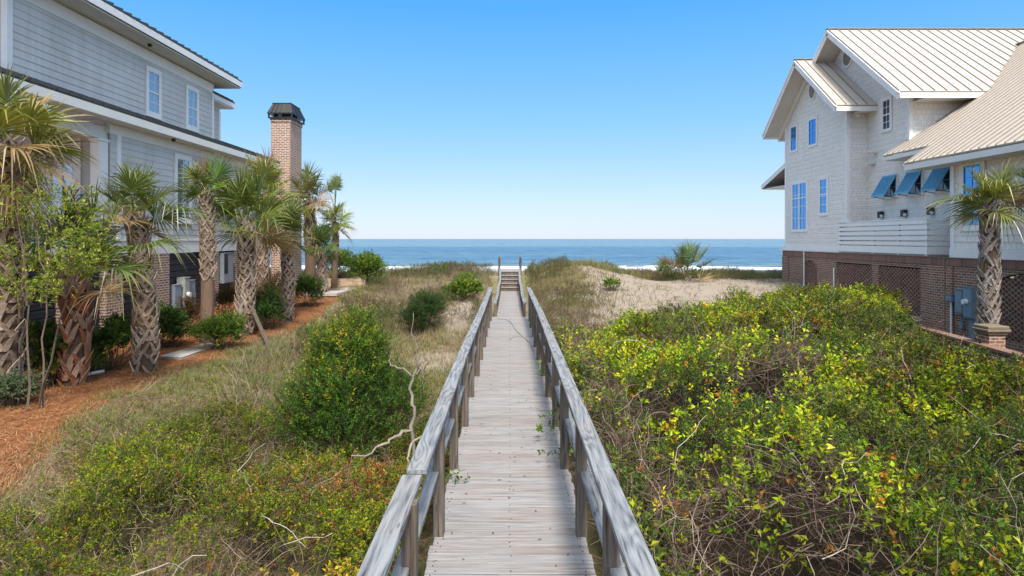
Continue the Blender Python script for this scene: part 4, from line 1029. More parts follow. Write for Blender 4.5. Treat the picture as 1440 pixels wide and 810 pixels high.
# ------------------------------------------------------------------ shrubs
GREEN = [(.05, .11, .02), (.08, .16, .025), (.13, .21, .03), (.035, .075, .018)]
BRIGHT = [(.11, .20, .02), (.19, .27, .03), (.26, .32, .04), (.07, .14, .02)]
def shrub(label, x, y, rx, h, n=900, L=.06, W=.028, pal=GREEN, wts=(1, 1, 1, 1), nl=9, name='shrub', size=.16, group='shrubs along the grey house', lobes=7, z0=None, conical=False, cat='shrub', tw=(.12, .09, .06), ntw=40, tipp=None):
    gz = float(H(np.array(x), np.array(y))) if z0 is None else z0
    root = empty(name, (x, y, gz)); tag(root, label, cat, group)
    lo = []
    for i in range(lobes):
        a = 6.283*i*.618+random.random(); f = random.uniform(.2, .78) if i else 0
        zz = random.uniform(.3, .78)
        if conical: zz = random.uniform(.14, .86); f *= (1-zz)*1.45
        lo.append((x+f*rx*math.cos(a), y+f*rx*math.sin(a), gz+h*zz, rx*random.uniform(.32, .62)*(1.2-zz if conical else 1), h*random.uniform(.16, .34)))
    lo.append((x, y, gz+h*.36, rx*(.6 if conical else .72), h*(.34 if conical else .42)))
    if conical: lo += [(x-.12, y, gz+h*.80, rx*.22, h*.24), (x+.22, y, gz+h*.72, rx*.2, h*.2), (x+.05, y, gz+h*.6, rx*.4, h*.25)]
    lo = np.array(lo); lo = lo[:, :5]; ch_ = R.integers(0, len(lo), n); wl = lo[ch_]
    d = norm(R.normal(size=(n, 3))); d[:, 2] = np.where(d[:, 2] < -.35, -d[:, 2], d[:, 2]); rr_ = (.55+.5*R.random((n, 1))**.6)*(.55+.9*fbm(wl[:, 0]*9+d[:, 0]*1.7, d[:, 1]*1.7+d[:, 2]*2.3+wl[:, 1]*5, 36))[:, None]
    P = wl[:, :3]+d*rr_*np.stack([wl[:, 3], wl[:, 3], wl[:, 4]], 1)
    stray = R.random(n) < .05; P = np.where(stray[:, None], wl[:, :3]+d*(1.0+.5*R.random((n, 1)))*np.stack([wl[:, 3], wl[:, 3], wl[:, 4]], 1), P)
    P[:, 2] = np.maximum(P[:, 2], gz+.03)
    pc = pick(pal, wts, n)*(.75+.5*fbm(P[:, 0]*3, P[:, 1]*3+P[:, 2]*3, 33))[:, None]
    if tipp is not None:
        hi_ = (P[:, 2]-gz)/h+.9*(R.random(n)-.5)-.25*(P[:, 0]-x)/rx; pc = np.where((hi_ > .92)[:, None], pick(tipp, (1,)*len(tipp), n), pc)
    gr = GR(); gr.sprigs(P, d+np.array([0, 0, .6]), size*(.7+.6*R.random(n)), nl, L, W, pc); gr.build('foliage', [M['leaf'], M['twig']], root)
    gr = GR(); m_ = ntw; a = R.random(m_)*6.283; D = np.stack([np.cos(a)*.6, np.sin(a)*.6, np.ones(m_)], 1)
    gr.twigs(np.array([[x, y, gz-.05]])+R.normal(size=(m_, 3))*[.06, .06, 0], D, h*.85, .02, np.tile(np.array(tw), (m_, 1)), 6, .3); gr.build('stem', [M['leaf'], M['twig']], root)
    return root
def sh(label, px, Z, wpx, hpx, **k):
    x = (px-CX)*Z/F; shrub(label, x, Z, wpx*Z/F/2, hpx*Z/F, **k)
sh('rounded shrub with yellow-green new leaves between the edge palm and the rusty short palm', 78, 12.6, 72, 78, n=900, pal=[(.06, .11, .02), (.2, .23, .03), (.035, .07, .015)], wts=(2, 1, 1.5), L=.07, W=.03)
sh('low grey-green shrub at the foot of the palm cut by the left edge', 16, 10.9, 66, 40, n=320, pal=[(.14, .18, .10), (.08, .12, .06)], wts=(1, 1), L=.06, W=.024)
sh('upright leafy shrub against the brick pier right of the rusty short palm', 158, 14.0, 50, 70, n=420, pal=GREEN, L=.07, W=.034)
sh('leafy green shrub by the brick pier between the leaning palm and the upright palm', 236, 16.6, 52, 62, n=650, pal=GREEN, L=.07, W=.034)
sh('dark reddish shrub under the meter boxes', 268, 18.6, 40, 46, n=350, pal=[(.10, .06, .03), (.06, .07, .02), (.15, .07, .03)], wts=(1, 1, 1), L=.05, W=.02)
sh('reddish-brown shrub left of the braced palm', 318, 19.8, 34, 44, n=350, pal=[(.16, .07, .03), (.07, .08, .02), (.12, .09, .03)], wts=(1, 1, 1), L=.05, W=.02)
sh('bright green low shrub at the foot of the upright palm', 312, 16.3, 72, 44, n=700, pal=BRIGHT, wts=(2, 1, .3, 2), L=.06, W=.03)
sh('dense dark green shrub right of the braced palm', 377, 18.8, 56, 56, n=900, pal=[(.04, .10, .018), (.07, .15, .02), (.03, .06, .014)], wts=(1, 1, 1), L=.055, W=.026)
sh('reddish shrub behind the slimmer scaly palm', 386, 22.5, 34, 46, n=300, pal=[(.18, .08, .03), (.08, .09, .02)], wts=(1, 1), L=.05, W=.02)
sh('dense green shrub at the chimney base', 432, 22.6, 40, 42, n=700, pal=[(.04, .10, .018), (.08, .16, .02)], wts=(1, 1), L=.055, W=.026)
sh('spiky fan-leaved seedling beside the rusty short palm', 131, 13.6, 26, 34, n=110, pal=[(.13, .22, .03)], wts=(1,), L=.22, W=.014, nl=7, size=.1)
shrub('large conical dark green cedar with yellow vine leaves over its top, left of the boardwalk', (492-CX)*10.3/F, 10.3, 1.2, 2.0, n=7500, L=.05, W=.014, nl=12, size=.24, lobes=22, conical=True, name='cedar_tree', cat='tree', group='bushes by the boardwalk',
      pal=[(.055, .14, .012), (.10, .21, .018), (.025, .07, .01)], wts=(1, 1, 1.0), tipp=[(.42, .38, .03), (.24, .32, .02), (.10, .22, .02)])
sh('dark green round bush in the dune hollow left of the boardwalk', 596, 20.5, 64, 52, n=1300, L=.06, W=.018, pal=[(.03, .085, .015), (.05, .12, .02), (.02, .05, .012)], wts=(1, 1, 1), group='bushes by the boardwalk')
sh('bright topped bush on the left dune by the slender palm', 515, 28.5, 62, 42, n=1100, L=.09, W=.035, pal=BRIGHT, wts=(2, 2, .5, 2), group='bushes by the boardwalk')
sh('leafy bush behind the slender tall palm', 480, 31, 44, 46, n=700, L=.09, W=.035, pal=BRIGHT, wts=(2, 1, .5, 2), group='bushes by the boardwalk')
sh('flat bright green bush against the boardwalk railing where it narrows', 655, 25.0, 60, 32, n=800, L=.08, W=.035, pal=BRIGHT, wts=(2, 2, 1, 1), group='bushes by the boardwalk')
sh('small green tuft of shrub on the bare sand slope', 860, 27.0, 22, 14, n=120, L=.07, W=.03, pal=BRIGHT, wts=(1, 1, 0, 1), group='bushes by the boardwalk')
sh('green shrub cut by the right edge in front of the garden wall', 1432, 11.4, 84, 66, n=900, L=.05, W=.02, pal=[(.05, .12, .02), (.09, .17, .03)], wts=(1, 1), group='bushes by the white house', z0=-.75)

# leafy sapling in front of the porch
sap = empty('sapling', gpt(62, 12.0)); tag(sap, 'thin multi-stemmed sapling with clusters of yellow-green leaves in front of the porch', 'tree')
gr = GR(); ends = []
roots = [(np.array(gpt(40, 10.6)), np.array(wpt(38, 430, 10.5))), (np.array(gpt(60, 10.8)), np.array(wpt(66, 410, 10.6))), (np.array(gpt(52, 10.7)), np.array(wpt(92, 420, 10.8)))]
for a_, c_ in roots: gr.ribbons(np.array([a_+(c_-a_)*f+R.normal(size=3)*.02 for f in np.linspace(0, 1, 6)])[None], np.linspace(.04, .028, 6)[None], np.array([[.16, .12, .09]]), 1)
for (px, py) in [(20, 275), (48, 330), (75, 300), (110, 290), (62, 270), (30, 320), (100, 330), (128, 320), (10, 350), (70, 370), (118, 380), (60, 405), (30, 400), (88, 350), (140, 345), (15, 300), (50, 295), (5, 390), (25, 360), (52, 375), (80, 400), (44, 410), (8, 260), (125, 355), (100, 365)]:
    b = roots[0 if px < 45 else (1 if px < 85 else 2)][1]; e_ = np.array(wpt(px, py, 10.3+random.random()*.9)); k = 8; P = []
    for i in range(k):
        f = i/(k-1); P.append(b+(e_-b)*np.array([f**1.2, f, f**.85])+R.normal(size=3)*.03*(i > 0))
    gr.ribbons(np.array(P)[None], np.linspace(.022, .007, k)[None], np.array([[.16, .12, .09]]), 1); ends.append(e_)
gr.build('stem', [M['leaf'], M['twig']], sap)
gr = GR(); ends = np.array(ends)
for q in range(30):
    Pn = ends+R.normal(size=ends.shape)*[.17, .17, .12]; Dn = norm(R.normal(size=ends.shape)+[0, 0, .8])
    gr.sprigs(Pn, Dn, .12, 8, .055, .024, pick([(.28, .34, .04), (.18, .27, .03), (.34, .37, .06)], (1, 1, 1), len(ends)))
gr.build('foliage', [M['leaf'], M['twig']], sap)

# ------------------------------------------------------------------ right-hand thicket
CP = np.array([(1.25,3,0),(1.25,4.5,.15),(1.25,6,.35),(1.2,9,.6),(1.2,12,.5),(1.2,14,.3),(1.3,16,-.2),(3,3.5,.05),(3,6,.55),(3,9,.95),(3,12,.9),(3.3,16,.5),(5,4.5,.1),(5,8,.8),(5,11,1.15),(5,15,.9),(5,17,.6),
 (7,6,.1),(7,9,.7),(7,12,1.15),(7.2,17,.85),(9,8,-.35),(8.8,11,-.35),(8.7,12.5,0),(9,14,.55),(9.1,16,.95),(9.5,18,1.0),(8,19,.5),(4,19,-.3),(2,18,-.5),(10,20,.8),(10.3,23,.4),(7,21,-.3),(11,26,.1),(10,11,-.5),(10.2,14,-.35),(10,15.5,.1)])
def T(x, y):
    x = np.asarray(x, float); y = np.asarray(y, float)
    d2 = (x[..., None]-CP[:, 0])**2+(y[..., None]-CP[:, 1])**2+.15
    w = 1/d2**1.8; t = (w*CP[:, 2]).sum(-1)/w.sum(-1)
    return t+1.15*(fbm(x*.75, y*.75, 61)-.5)+.9*(fbm(x*1.7, y*1.7, 65)-.5)
def in_thicket(x, y):
    xmax = np.interp(y, [0, 8, 12, 14, 18, 24, 27], [8, 9.3, 9.7, 9.9, 10.6, 11.1, 11.5]); xmin = np.interp(y, [0, 14, 16, 18.5, 21, 27], [1.02, 1.05, 1.8, 4.5, 8.5, 10.6])
    return (x > xmin) & (x < xmax) & (y < 27) & (y < 19.5+sm(8, 10, x)*8)
gr = GR()
def thick_pts(n, y0=2.6, y1=27):
    # more samples near the camera
    y = y0+(y1-y0)*R.random(n)**1.35; x = 1+10.5*R.random(n); m = in_thicket(x, y) & (x < .84*y+1.2); return x[m], y[m]
# leafy sprigs
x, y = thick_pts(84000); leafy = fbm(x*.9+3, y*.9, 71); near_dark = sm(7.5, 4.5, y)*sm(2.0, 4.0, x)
pat = fbm(x*.45, y*.45, 75)
prob = sm(.38, .52, leafy+.18*sm(9, 13, y)-.16*sm(1.9, 1.2, x)*1 + .10*near_dark - .09*np.exp(-((x-2.3)/1.1)**2-((y-6.0)/1.6)**2))
m = R.random(len(x)) < .13+.87*prob; x, y, leafy, near_dark, pat = x[m], y[m], leafy[m], near_dark[m], pat[m]
dep = R.random(len(x))**1.6*.38; z = T(x, y)-dep
e = .15; nx_ = -(T(x+e, y)-T(x-e, y))/(2*e); ny_ = -(T(x, y+e)-T(x, y-e))/(2*e)
nx_ = nx_-1.2*sm(1.7, 1.1, x)
Nn = norm(np.stack([nx_, ny_, np.ones_like(nx_)], 1))
D = norm(Nn+.55*R.normal(size=Nn.shape)+np.array([0, 0, .35]))
pc = pick([(.26, .33, .010), (.38, .41, .014), (.12, .20, .010), (.06, .10, .010), (.42, .33, .02), (.38, .16, .02), (.20, .12, .035)], (3.4, 2.2, 3.4, 2.0, .6, .35, .5), len(x))
pc = pc*(.45+1.1*sm(.3, .7, pat))[:, None]
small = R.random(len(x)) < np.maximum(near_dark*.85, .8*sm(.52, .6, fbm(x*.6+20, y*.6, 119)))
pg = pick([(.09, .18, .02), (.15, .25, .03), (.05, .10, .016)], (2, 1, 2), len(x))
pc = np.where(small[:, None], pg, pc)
P = np.stack([x, y, z], 1)
big = ~small
gr.sprigs(P[big], D[big], .14*(.7+.7*R.random(big.sum())), 6, .062, .036, pc[big])
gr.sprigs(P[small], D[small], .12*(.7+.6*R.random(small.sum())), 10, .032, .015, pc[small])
# side wall of leaves facing the boardwalk
n = 2600; y = 3+12*R.random(n)**1.1; zt = T(np.full(n, 1.25), y); z = -.6+(zt+.6)*R.random(n)**.7; x = 1.12+.25*R.random(n)
m = fbm(y*1.1, z*1.6+9, 77) > .50; pc = pick([(.10, .18, .02), (.06, .11, .018), (.22, .27, .03), (.3, .12, .03)], (2, 2, 1, .3), m.sum())
gr.sprigs(np.stack([x, y, z], 1)[m], norm(R.normal(size=(m.sum(), 3))*.6+[-.7, 0, .4]), .12, 6, .06, .034, pc)
# twigs: bare tangles
def tangle(n, dep0, dep1, ln, w, pal, wt, mask_bare=True):
    x, y = thick_pts(n); lf = fbm(x*.9+3, y*.9, 71)
    keep = R.random(len(x)) < (1-.75*sm(.44, .58, lf)); x, y = x[keep], y[keep]
    z = T(x, y)-dep0-(dep1-dep0)*R.random(len(x)); D = norm(R.normal(size=(len(x), 3))*[1, 1, .6]+[0, 0, .25])
    gr.twigs(np.stack([x, y, z], 1), D, ln*(.6+.8*R.random(len(x))), w, pick(pal, wt, len(x)), 7, .42)
tangle(27000, .02, .35, .5, .006, [(.13, .09, .06), (.21, .155, .11), (.07, .048, .035)], (2, 1.0, 2.4))
tangle(5000, .1, .6, .8, .012, [(.16, .11, .08), (.28, .22, .17)], (2, 1))
tangle(330, -.08, .1, .7, .009, [(.42, .36, .29)], (1,))
n = 3600; y = 3+12*R.random(n); zt = T(np.full(n, 1.2), y); x = 1.1+.4*R.random(n); z = -.8+(zt+.8)*R.random(n)
gr.twigs(np.stack([x, y, z], 1), norm(R.normal(size=(n, 3))*[.5, 1, .9]+[0, 0, .4]), .6, .008, pick([(.20, .14, .10), (.30, .23, .17), (.10, .07, .05)], (2, 1, 2), n), 7, .4)
th = gr.build('thicket', [M['leaf'], M['twig']], org=(5, 10, -.9)); tag(th, 'dense tangled thicket of yellow-green leaves and bare brown twigs filling the right side of the boardwalk', 'thicket', kind='stuff')

# ------------------------------------------------------------------ left scrub, grass, straw
gr = GR()
def scrub_w(x, y):      # leafy low scrub weight, lower left by the boardwalk
    xb = np.interp(y, [0, 5, 6.5, 8, 9.5, 11, 13], [-2.9, -3.2, -3.9, -4.9, -5.4, -5.0, -3.6])
    return sm(-1.3, .3, x-xb+2.6*(fbm(x*.9, y*.9, 81)-.5))*sm(14, 9, y)*sm(-.75, -1.0, x)
def TS(x, y): return H(x, y)+(.22+.95*fbm(x*.8, y*.8, 83)*sm(9.5, 5, y)+.35*fbm(x*1.9, y*1.9, 85))*np.clip(scrub_w(x, y)*1.2, .15, 1)
n = 76000; y = 2.8+13.5*R.random(n)**1.2; x = -7+6.1*R.random(n); w = scrub_w(x, y); leafy = fbm(x*1.1, y*1.1, 87)
m = (R.random(n) < np.maximum(w*sm(.36, .52, leafy), .10*sm(.40, .6, fbm(x*1.7, y*1.7, 117)))) & (x > -.86*y-.4) & (x < -.84) & (x > bed_edge(y)+.2); x, y = x[m], y[m]
z = TS(x, y)-R.random(len(x))**1.5*.35; z = np.maximum(z, H(x, y)+.02)
pat = np.clip(2.0*fbm(x*.8, y*.8, 89)-.5, 0, 1.2)
pc = pick([(.15, .22, .010), (.24, .29, .012), (.06, .11, .010), (.32, .31, .015), (.30, .12, .02)], (3, 2.4, 1.8, 1.3, .45), len(x))*(.7+.6*pat)[:, None]
orange = np.exp(-((x+1.6)/1.2)**2-((y-7.6)/1.0)**2)*.5+np.exp(-((x+1.2)/.5)**2-((y-4.6)/.6)**2)*.35
pc = np.where((R.random(len(x)) < orange)[:, None], pick([(.42, .17, .03), (.30, .07, .03), (.40, .30, .04)], (1, 1, 1), len(x)), pc)
gr.sprigs(np.stack([x, y, z], 1), norm(R.normal(size=(len(x), 3))*.7+[0, 0, 1]), .12*(.7+.6*R.random(len(x))), 8, .038, .018, pc)
# yellow leaved plant by the railing
n = 330; x = -1.45+.42*R.normal(size=n)*.8; y = 4.55+.4*R.normal(size=n)*.8; m = x < -.85; x, y = x[m], y[m]; z = H(x, y)+.35+.55*R.random(len(x))
gr.sprigs(np.stack([x, y, z], 1), norm(R.normal(size=(len(x), 3))*.5+[0, 0, 1]), .14, 9, .045, .02, pick([(.62, .44, .02), (.5, .36, .03), (.4, .22, .03)], (2, 1, .4), len(x)))
n = 12000; y = 2.8+13*R.random(n)**1.15; x = -8+7.1*R.random(n); w = scrub_w(x, y); m = (R.random(n) < .25+.7*w) & (x > -.86*y-.4) & (x < -.88) & (x > bed_edge(y)+.3); x, y, w = x[m], y[m], w[m]
z = H(x, y)+(TS(x, y)-H(x, y))*R.random(len(x))
gr.twigs(np.stack([x, y, z], 1), norm(R.normal(size=(len(x), 3))*[1, 1, .5]+[0, 0, .3]), .45*(.5+R.random(len(x))), .0065, pick([(.18, .13, .09), (.28, .22, .16), (.10, .07, .05)], (2, 1.1, 2), len(x)), 7, .45)
n = 12; y = 4.2+4*R.random(n); x = -1.1-2.6*R.random(n); z = TS(x, y)-.02
gr.twigs(np.stack([x, y, z], 1), norm(R.normal(size=(n, 3))*[1, 1, .3]), .7, .011, np.tile(np.array([.40, .35, .29]), (n, 1)), 8, .35)
# knee-high plants in the hollow and on the dune, in patches
n = 60000; y = 8+26*R.random(n)**.9; x = -14+13.2*R.random(n); pt = fbm(x*.42, y*.42, 101); p2 = fbm(x*.5+9, y*.5, 103); hump = fbm(x*1.3, y*1.3, 105)
m = (x > -.32*y-1.5) & (x > bed_edge(y)+.5) & (x < -.9-.5*sm(12,18,y)*0) & (R.random(n) < sm(.47, .56, pt)*(1-.9*sand_w(x, y))*sm(8, 12, y)); x, y, p2, hump, pt = x[m], y[m], p2[m], hump[m], pt[m]
hh = (.12+.75*hump)*sm(.46, .6, pt); z = H(x, y)+hh*(1-.45*R.random(len(x))**1.5)
pc = pick([(.08, .14, .025), (.13, .18, .04), (.05, .085, .02)], (2, 1.5, 1.5), len(x)); pb_ = pick([(.17, .14, .07), (.12, .10, .05), (.20, .13, .09)], (2, 1.5, 1.5), len(x)); pc = np.where((p2 > .5)[:, None], pc, pb_)*(.7+.6*hump)[:, None]
gr.sprigs(np.stack([x, y, z], 1), norm(R.normal(size=(len(x), 3))*.6+[0, 0, 1]), .16, 7, .055, .016, pc)
n = 30000; y = 15.5+19*R.random(n); x = .95+11*R.random(n); pt = fbm(x*.55, y*.4, 107); hump = fbm(x*1.5, y*1.2, 109)
m = (R.random(n) < sm(.44, .56, pt)*np.clip(1-1.0*sand_w(x, y)+.08+.6*sm(30, 33, y), 0, 1)); x, y, hump, pt = x[m], y[m], hump[m], pt[m]
pc = np.where((fbm(x*.6, y*.6, 111) > .5)[:, None], pick([(.12, .14, .04), (.08, .12, .03), (.18, .17, .07)], (2, 1.5, 1.5), len(x)), pick([(.17, .13, .08), (.11, .085, .055), (.22, .15, .11)], (2, 1.5, 1.5), len(x)))*(.6+.8*hump)[:, None]
gr.sprigs(np.stack([x, y, H(x, y)+.10+.62*hump*sm(.44, .6, pt)*(1-.45*R.random(len(x)))], 1), norm(R.normal(size=(len(x), 3))*.6+[0, 0, 1]), .16, 7, .055, .014, pc)
n = 9000; y = 11+22*R.random(n); x = -12+11*R.random(n); m = (x > -.32*y-1.5) & (x > bed_edge(y)+.5) & (x < -.9) & (R.random(n) < sm(.56, .46, fbm(x*.5+9, y*.5, 103))); x, y = x[m], y[m]
gr.twigs(np.stack([x, y, H(x, y)], 1), norm(R.normal(size=(len(x), 3))*[.7, .7, .3]+[0, 0, 1]), .45+.35*R.random(len(x)), .010, pick([(.26, .19, .15), (.20, .14, .11), (.34, .27, .2)], (2, 2, 1), len(x)), 5, .3)
o = gr.build('scrub', [M['leaf'], M['twig']], org=(-3, 7, -.9)); tag(o, 'low leafy scrub with twigs and rust-red leaves covering the ground left of the boardwalk', 'scrub', kind='stuff')

# dry brown litter of stems, lower left
gr = GR(); n = 22000; y = 4.5+12*R.random(n)**1.2; x = -9+8*R.random(n); m = (x > -.86*y-.4) & (x > bed_edge(y)+.1) & (x < -.95) & (fbm(x*.7+4, y*.7, 113) > .40+.16*sm(8, 13, y)); x, y = x[m], y[m]
gr.twigs(np.stack([x, y, H(x, y)+.02+.10*R.random(len(x))], 1), norm(R.normal(size=(len(x), 3))*[1, 1, .22]), .3*(.5+R.random(len(x))), .006, pick([(.24, .15, .09), (.34, .22, .13), (.15, .09, .06), (.46, .35, .24)], (3, 2, 3, .8), len(x)), 5, .4)
o = gr.build('dry_stems', [M['leaf'], M['twig']], org=(-4, 7, -.9)); tag(o, 'brown dead stems lying matted on the ground at the lower left', 'litter', kind='stuff')
# grasses
gr = GR()
def clump(x, y, hgt, per, wid, pal, wt, lean=.6, sc_=.07, tip=(.42, .34, .2)):
    n = len(x); X_ = np.repeat(x, per)+R.normal(size=n*per)*np.repeat(np.broadcast_to(sc_, n), per); Y_ = np.repeat(y, per)+R.normal(size=n*per)*sc_
    k = (np.abs(X_) > .78) | (Y_ > 35.5); h_ = np.repeat(np.broadcast_to(hgt, (n,)), per)*(.5+.7*R.random(n*per)); c_ = np.repeat(pick(pal, wt, n), per, 0)*(.8+.4*R.random((n*per, 1)))
    P = np.stack([X_, Y_, H(X_, Y_)-.01], 1)[k]
    gr.blades(P, h_[k], np.full(k.sum(), wid)*(.7+.6*R.random(k.sum())), c_[k], lean, 4, 0, tip)
TAN = (.31, .24, .13); OLV = (.14, .14, .045); GRN = (.10, .17, .03); PNK = (.27, .18, .13)
# meadow, left
n = 11000; y = 6+15*R.random(n)**1.1; x = -9+8*R.random(n); m = (x > bed_edge(y)-.1-.3*R.random(n)) & (x > -.85*y) & (x < -.9); m &= R.random(n) < (1-.55*sand_w(x, y)); x, y = x[m], y[m]
pt = fbm(x*.5, y*.5, 91); q_ = fbm(x*1.1, y*1.1, 92) > .60
clump(x[q_], y[q_], .24, 7, .009, [GRN, (.14, .21, .04), OLV], (2, 1, 1), .9, .09, (.2, .22, .08))
clump(x[pt > .50], y[pt > .50], .14, 6, .008, [TAN, OLV, GRN, (.12, .16, .04)], (1, 2, 3, 2), .8, .07, (.3, .27, .13)); clump(x[pt <= .50], y[pt <= .50], .16, 6, .009, [(.27, .185, .10), (.34, .24, .13), TAN, PNK, OLV], (2, 1.2, 1.2, 1.2, 2), 1.1, .08, (.38, .28, .15))
# middle scrubby band left of the walk: brownish dune plants
n = 9000; y = 13+22*R.random(n); x = -12+11.1*R.random(n); m = (x > -.30*y-1.2) & (x > bed_edge(y)) & (R.random(n) < 1-.9*sand_w(x, y)); x, y = x[m], y[m]
pt = fbm(x*.4, y*.4, 93)
for sel, pal, wt in ((pt > .52, [OLV, GRN, (.12, .13, .05), TAN], (2, 1.2, 2, 1)), (pt <= .52, [PNK, (.22, .15, .11), TAN, OLV], (2, 2, 2, 1))):
    clump(x[sel], y[sel], .14+.34*fbm(x[sel]*1.1, y[sel]*1.1, 95)**1.6, 8, .012, pal, wt, .8, .12, (.28, .24, .13))
# dune grass, right by the walk and along the crest
n = 6500; y = 15.5+20*R.random(n); x = .95+9*R.random(n); m = R.random(n) < np.clip(1-.96*sand_w(x, y), 0, 1)*sm(6.5, 2.5, x+(fbm(x*.5, y*.5, 96)-.5)*3)+.03; x, y = x[m], y[m]
clump(x, y, .12+.42*fbm(x*1.2, y*.9, 115)**1.5+.10*sm(24, 31, y), 9, .013, [OLV, TAN, (.15, .13, .06), PNK, (.10, .12, .04)], (2, 1, 2, .8, 1.5), .8, .12, (.27, .23, .12))
n = 5200; x = -22+42*R.random(n); y = 31.6+3.8*R.random(n); m = (np.abs(x) > .8) & (R.random(n) < .25+1.2*(fbm(x*.6, y*.3, 97)-.2)); x, y = x[m], y[m]
clump(x, y, .22+.75*np.clip(fbm(x*1.4, y*.5, 98)-.25, 0, 1), 10, .016, [OLV, (.12, .15, .05), TAN, (.08, .11, .04)], (2, 2, .7, 2), .6, .14, (.24, .23, .11))
n = 70; x = -12+26*R.random(n); y = 32.3+2.5*R.random(n); m = np.abs(x) > 1.2; clump(x[m], y[m], 1.05, 2, .012, [(.40, .32, .2)], (1,), .35, .05)
# tufts on the sand slope
n = 2600; x = 2+11*R.random(n); y = 18.5+13*R.random(n); m = fbm(x*.9, y*.9, 99) > .50; clump(x[m], y[m], .11, 6, .012, [GRN, OLV, PNK], (1.4, 1, 1), 1.1, .06)
o = gr.build('dune_grass', [M['grass']], org=(0, 20, 0)); tag(o, 'dry tan and olive grass over the meadow and the dune crest', 'grass', kind='stuff')

# pine straw needles
gr = GR(); n = 26000; y = 6.8+20*R.random(n)**1.5; x = -10.3+5*R.random(n); m = (straw_w(x, y) > .4) & (x > -.83*y); x, y = x[m], y[m]; n = len(x)
a = R.random(n)*6.283; ln = .16+.14*R.random(n); d = np.stack([np.cos(a), np.sin(a), 0*a], 1)
P0 = np.stack([x, y, H(x, y)+.005+.03*R.random(n)], 1); P2 = P0+d*ln[:, None]; P2[:, 2] = H(P2[:, 0], P2[:, 1])+.005+.035*R.random(n); P1 = (P0+P2)/2+np.array([0, 0, .02])+R.normal(size=(n, 3))*[.01, .01, .004]
gr.ribbons(np.stack([P0, P1, P2], 1), np.full((n, 3), .0055), pick([(.40, .18, .07), (.27, .10, .04), (.50, .30, .16), (.13, .055, .03)], (3, 2, 1.5, 1.6), n), 0, flat=np.array([[[0, 0, 1.]]]))
o = gr.build('pine_straw', [M['twig']], org=(-8, 12, -.3)); tag(o, 'orange pine straw needles strewn under the palms', 'pine straw', kind='stuff')

# ------------------------------------------------------------------ dead branch, vine, driftwood, slabs
dt = empty('dead_tree', wpt(578, 640, 8.6)); tag(dt, 'bare grey dead tree with twisted branches between the cedar and the left railing', 'dead tree')
def limb(name, pts, r0, r1, Zs, parent=dt):
    P = [np.array(wpt(px, py, Zs+dz)) for px, py, dz in pts]; out = []
    for a, b in zip(P[:-1], P[1:]):
        for f in (0, .33, .66): out.append(a+(b-a)*f+R.normal(size=3)*.014)
    out.append(P[-1]); mb = MB(); mb.tube(out, [r*.72*random.uniform(.85, 1.15) for r in np.linspace(r0, r1, len(out))], 7); return mb
m0 = limb('trunk', [(585, 660, 0), (579, 610, 0), (584, 575, 0), (577, 545, .05), (580, 528, .05), (590, 515, .1)], .042, .016, 8.6)
M['dead'] = m_paint('dead_wood', (.27, .23, .19), .95, .45, .1)
m0.build('trunk', M['dead'], dt, smooth=True)
for pts, r0, r1 in (([(580, 528, 0), (565, 518, .1), (550, 513, .2), (548, 505, .2)], .022, .008), ([(582, 525, 0), (596, 520, -.1), (604, 508, -.1), (603, 498, -.1)], .02, .007), ([(588, 516, 0), (583, 500, 0), (587, 488, 0), (581, 470, 0), (581, 440, 0)], .016, .004),
                    ([(580, 606, 0), (564, 606, -.2), (551, 620, -.4), (533, 628, -.5), (515, 642, -.6), (494, 641, -.7)], .035, .012), ([(597, 612, -.3), (580, 622, -.4), (573, 640, -.5), (575, 655, -.6), (562, 668, -.7), (551, 681, -.7)], .024, .01), ([(590, 515, .1), (598, 505, .1), (592, 495, .1)], .012, .004)):
    limb('b', pts, r0, r1, 8.6).build('branch', M['dead'], dt, smooth=True)

def deckpt(px, py, z=.012): Z_ = F*(CZ-z)/(py-CY); return ((px-CX)*Z_/F, Z_, z)
vi = empty('vine_runner', deckpt(730, 470)); tag(vi, 'thin bare vine runner lying across the far deck planks', 'vine')
mb = MB(); mb.tube([deckpt(*p) for p in ((699, 448), (712, 449), (719, 454), (726, 465), (736, 474), (745, 482), (751, 496))], [.007]*7, 6); mb.tube([deckpt(*p) for p in ((737, 474), (728, 473), (720, 475), (715, 479))], [.006, .005, .005, .003], 6); mb.build('stem', M['twig2'] if 'twig2' in M else M['dead'], vi)
for lab, pts, nn in (('leafy vine sprig reaching through the right railing', [(.95, 8.6, .35), (.75, 8.3, .4), (.52, 8.1, .3), (.35, 8.0, .22)], 26), ('leafy vine sprig lying over the right deck edge, nearest the camera', [(.95, 7.5, .2), (.7, 7.3, .15), (.5, 7.2, .10)], 20),
                 ('leafy vine sprig climbing the right railing farther along', [(.95, 10.6, .5), (.72, 10.4, .5), (.5, 10.3, .42)], 20), ('small green sprig poking onto the left deck edge', [(-.9, 6.9, -.15), (-.66, 6.8, .03), (-.45, 6.6, .06)], 8)):
    P = np.array(pts); root = empty('vine_sprig', tuple(P[1])); tag(root, lab, 'vine', 'vine sprigs on the railings')
    mb = MB(); mb.tube([tuple(p) for p in P], [.006, .005]+[.003]*(len(P)-2), 5); mb.build('stem', M['dead'], root)
    gr = GR(); f = R.random(nn)*(len(P)-1.001); i = f.astype(int); Q0 = P[i]+(P[i+1]-P[i])*(f-i)[:, None]+R.normal(size=(nn, 3))*.06; Q0[:, 2] = np.maximum(Q0[:, 2], .03)
    gr.sprigs(Q0, norm(R.normal(size=(nn, 3))+[0, 0, .5]), .09, 6, .055, .03, pick([(.16, .26, .03), (.08, .15, .02)], (1, 1), nn)); gr.build('foliage', [M['leaf'], M['twig']], root)
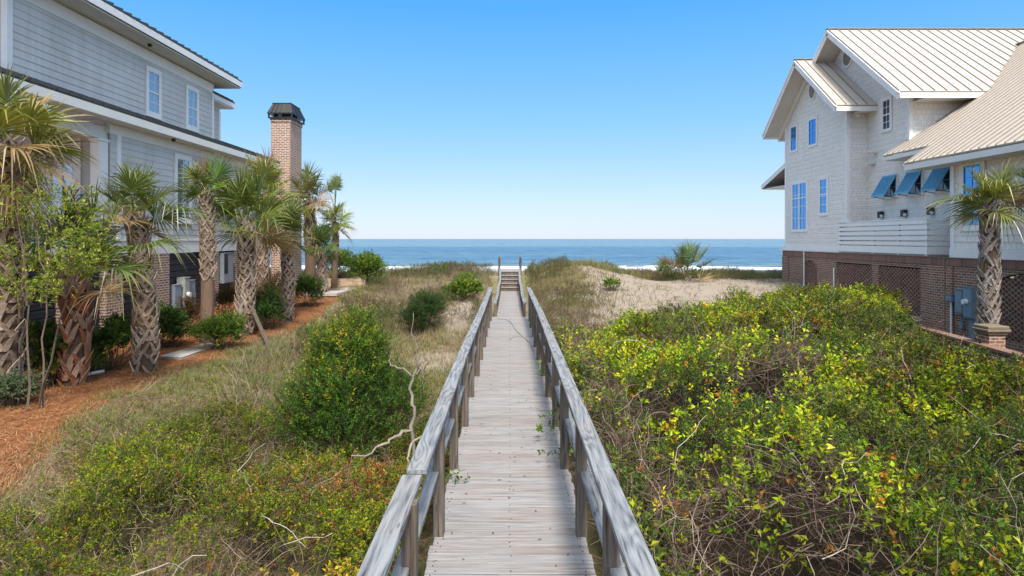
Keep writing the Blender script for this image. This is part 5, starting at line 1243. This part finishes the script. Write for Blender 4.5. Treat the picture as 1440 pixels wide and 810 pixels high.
# few fallen leaves on the deck
gr = GR(); n = 70; x = R.uniform(-.6, .6, n); y = 3.6+9*R.random(n)**1.3; P = np.stack([x, y, np.full(n, .008)], 1); a = R.random(n)*6.28
gr.leaves(P, np.stack([np.cos(a), np.sin(a), 0*a+.1], 1), .03+.02*R.random(n), .012, pick([(.14, .07, .04), (.25, .12, .06), (.05, .035, .03)], (1, 1, 1), n), nrm=np.tile(np.array([0, 0, 1.]), (n, 1)))
o = gr.build('fallen_leaves', [M['leaf']], org=(0, 6, 0)); tag(o, 'dry brown leaves scattered on the deck planks', 'leaves', kind='stuff')

g0 = gpt(258, 15.6); mb = MB(); mb.prism([(g0[0]-.35, 15.2), (g0[0]+.25, 15.0), (g0[0]+.3, 17.0), (g0[0]-.2, 17.2)], 'z', g0[2]+.0, g0[2]+.05); tag(mb.build('stepping_slab', M['concrete'], org=g0, bevel=.01), 'pale concrete slab in the pine straw by the meter boxes', 'slab')
g0 = gpt(478, 25.8); root = empty('beach_path', g0); tag(root, 'short pale walkway with a wooden curb beside the slender palm', 'walkway')
mb = MB(); mb.prism([(g0[0]-1.2, 24.8), (g0[0]+.2, 24.6), (g0[0]+.5, 27.9), (g0[0]-1.2, 27.9)], 'z', g0[2]-.05, g0[2]+.06); mb.build('paving', M['concrete'], root)
mb = MB(); mb.box(g0[0]-1.2, g0[0]+.55, 27.9, 27.98, g0[2]-.1, g0[2]+.42); mb.build('curb', M['wood_tan'], root)
mb = MB(); mb.bar(wpt(470, 460, 22.5), wpt(489, 448, 22.5), .07, .05); tag(mb.build('plank', M['wood_tan'], org=wpt(480, 455, 22.5)), 'loose tan plank lying in the dune grass left of the cedar', 'plank')
mb = MB(); a_ = gpt(118, 13.3); b_ = gpt(146, 13.6); mb.tube([(a_[0], a_[1], a_[2]+.04), (b_[0], b_[1], b_[2]+.05)], [.035, .035], 8); tag(mb.build('drain_pipe', M['pvc'], org=a_), 'short white pipe on the straw beside the rusty short palm', 'pipe')
mb = MB(); q = gpt(828, 19.0); mb.bar((q[0]-.35, q[1], q[2]+.05), (q[0]+.45, q[1]+.1, q[2]+.05), .16, .08); mb.bar((q[0]-.25, q[1]+.15, q[2]+.1), (q[0]+.3, q[1]+.2, q[2]+.12), .08, .05); tag(mb.build('driftwood', M['wood_y'], org=q), 'grey weathered board lying on the sand behind the thicket', 'driftwood')
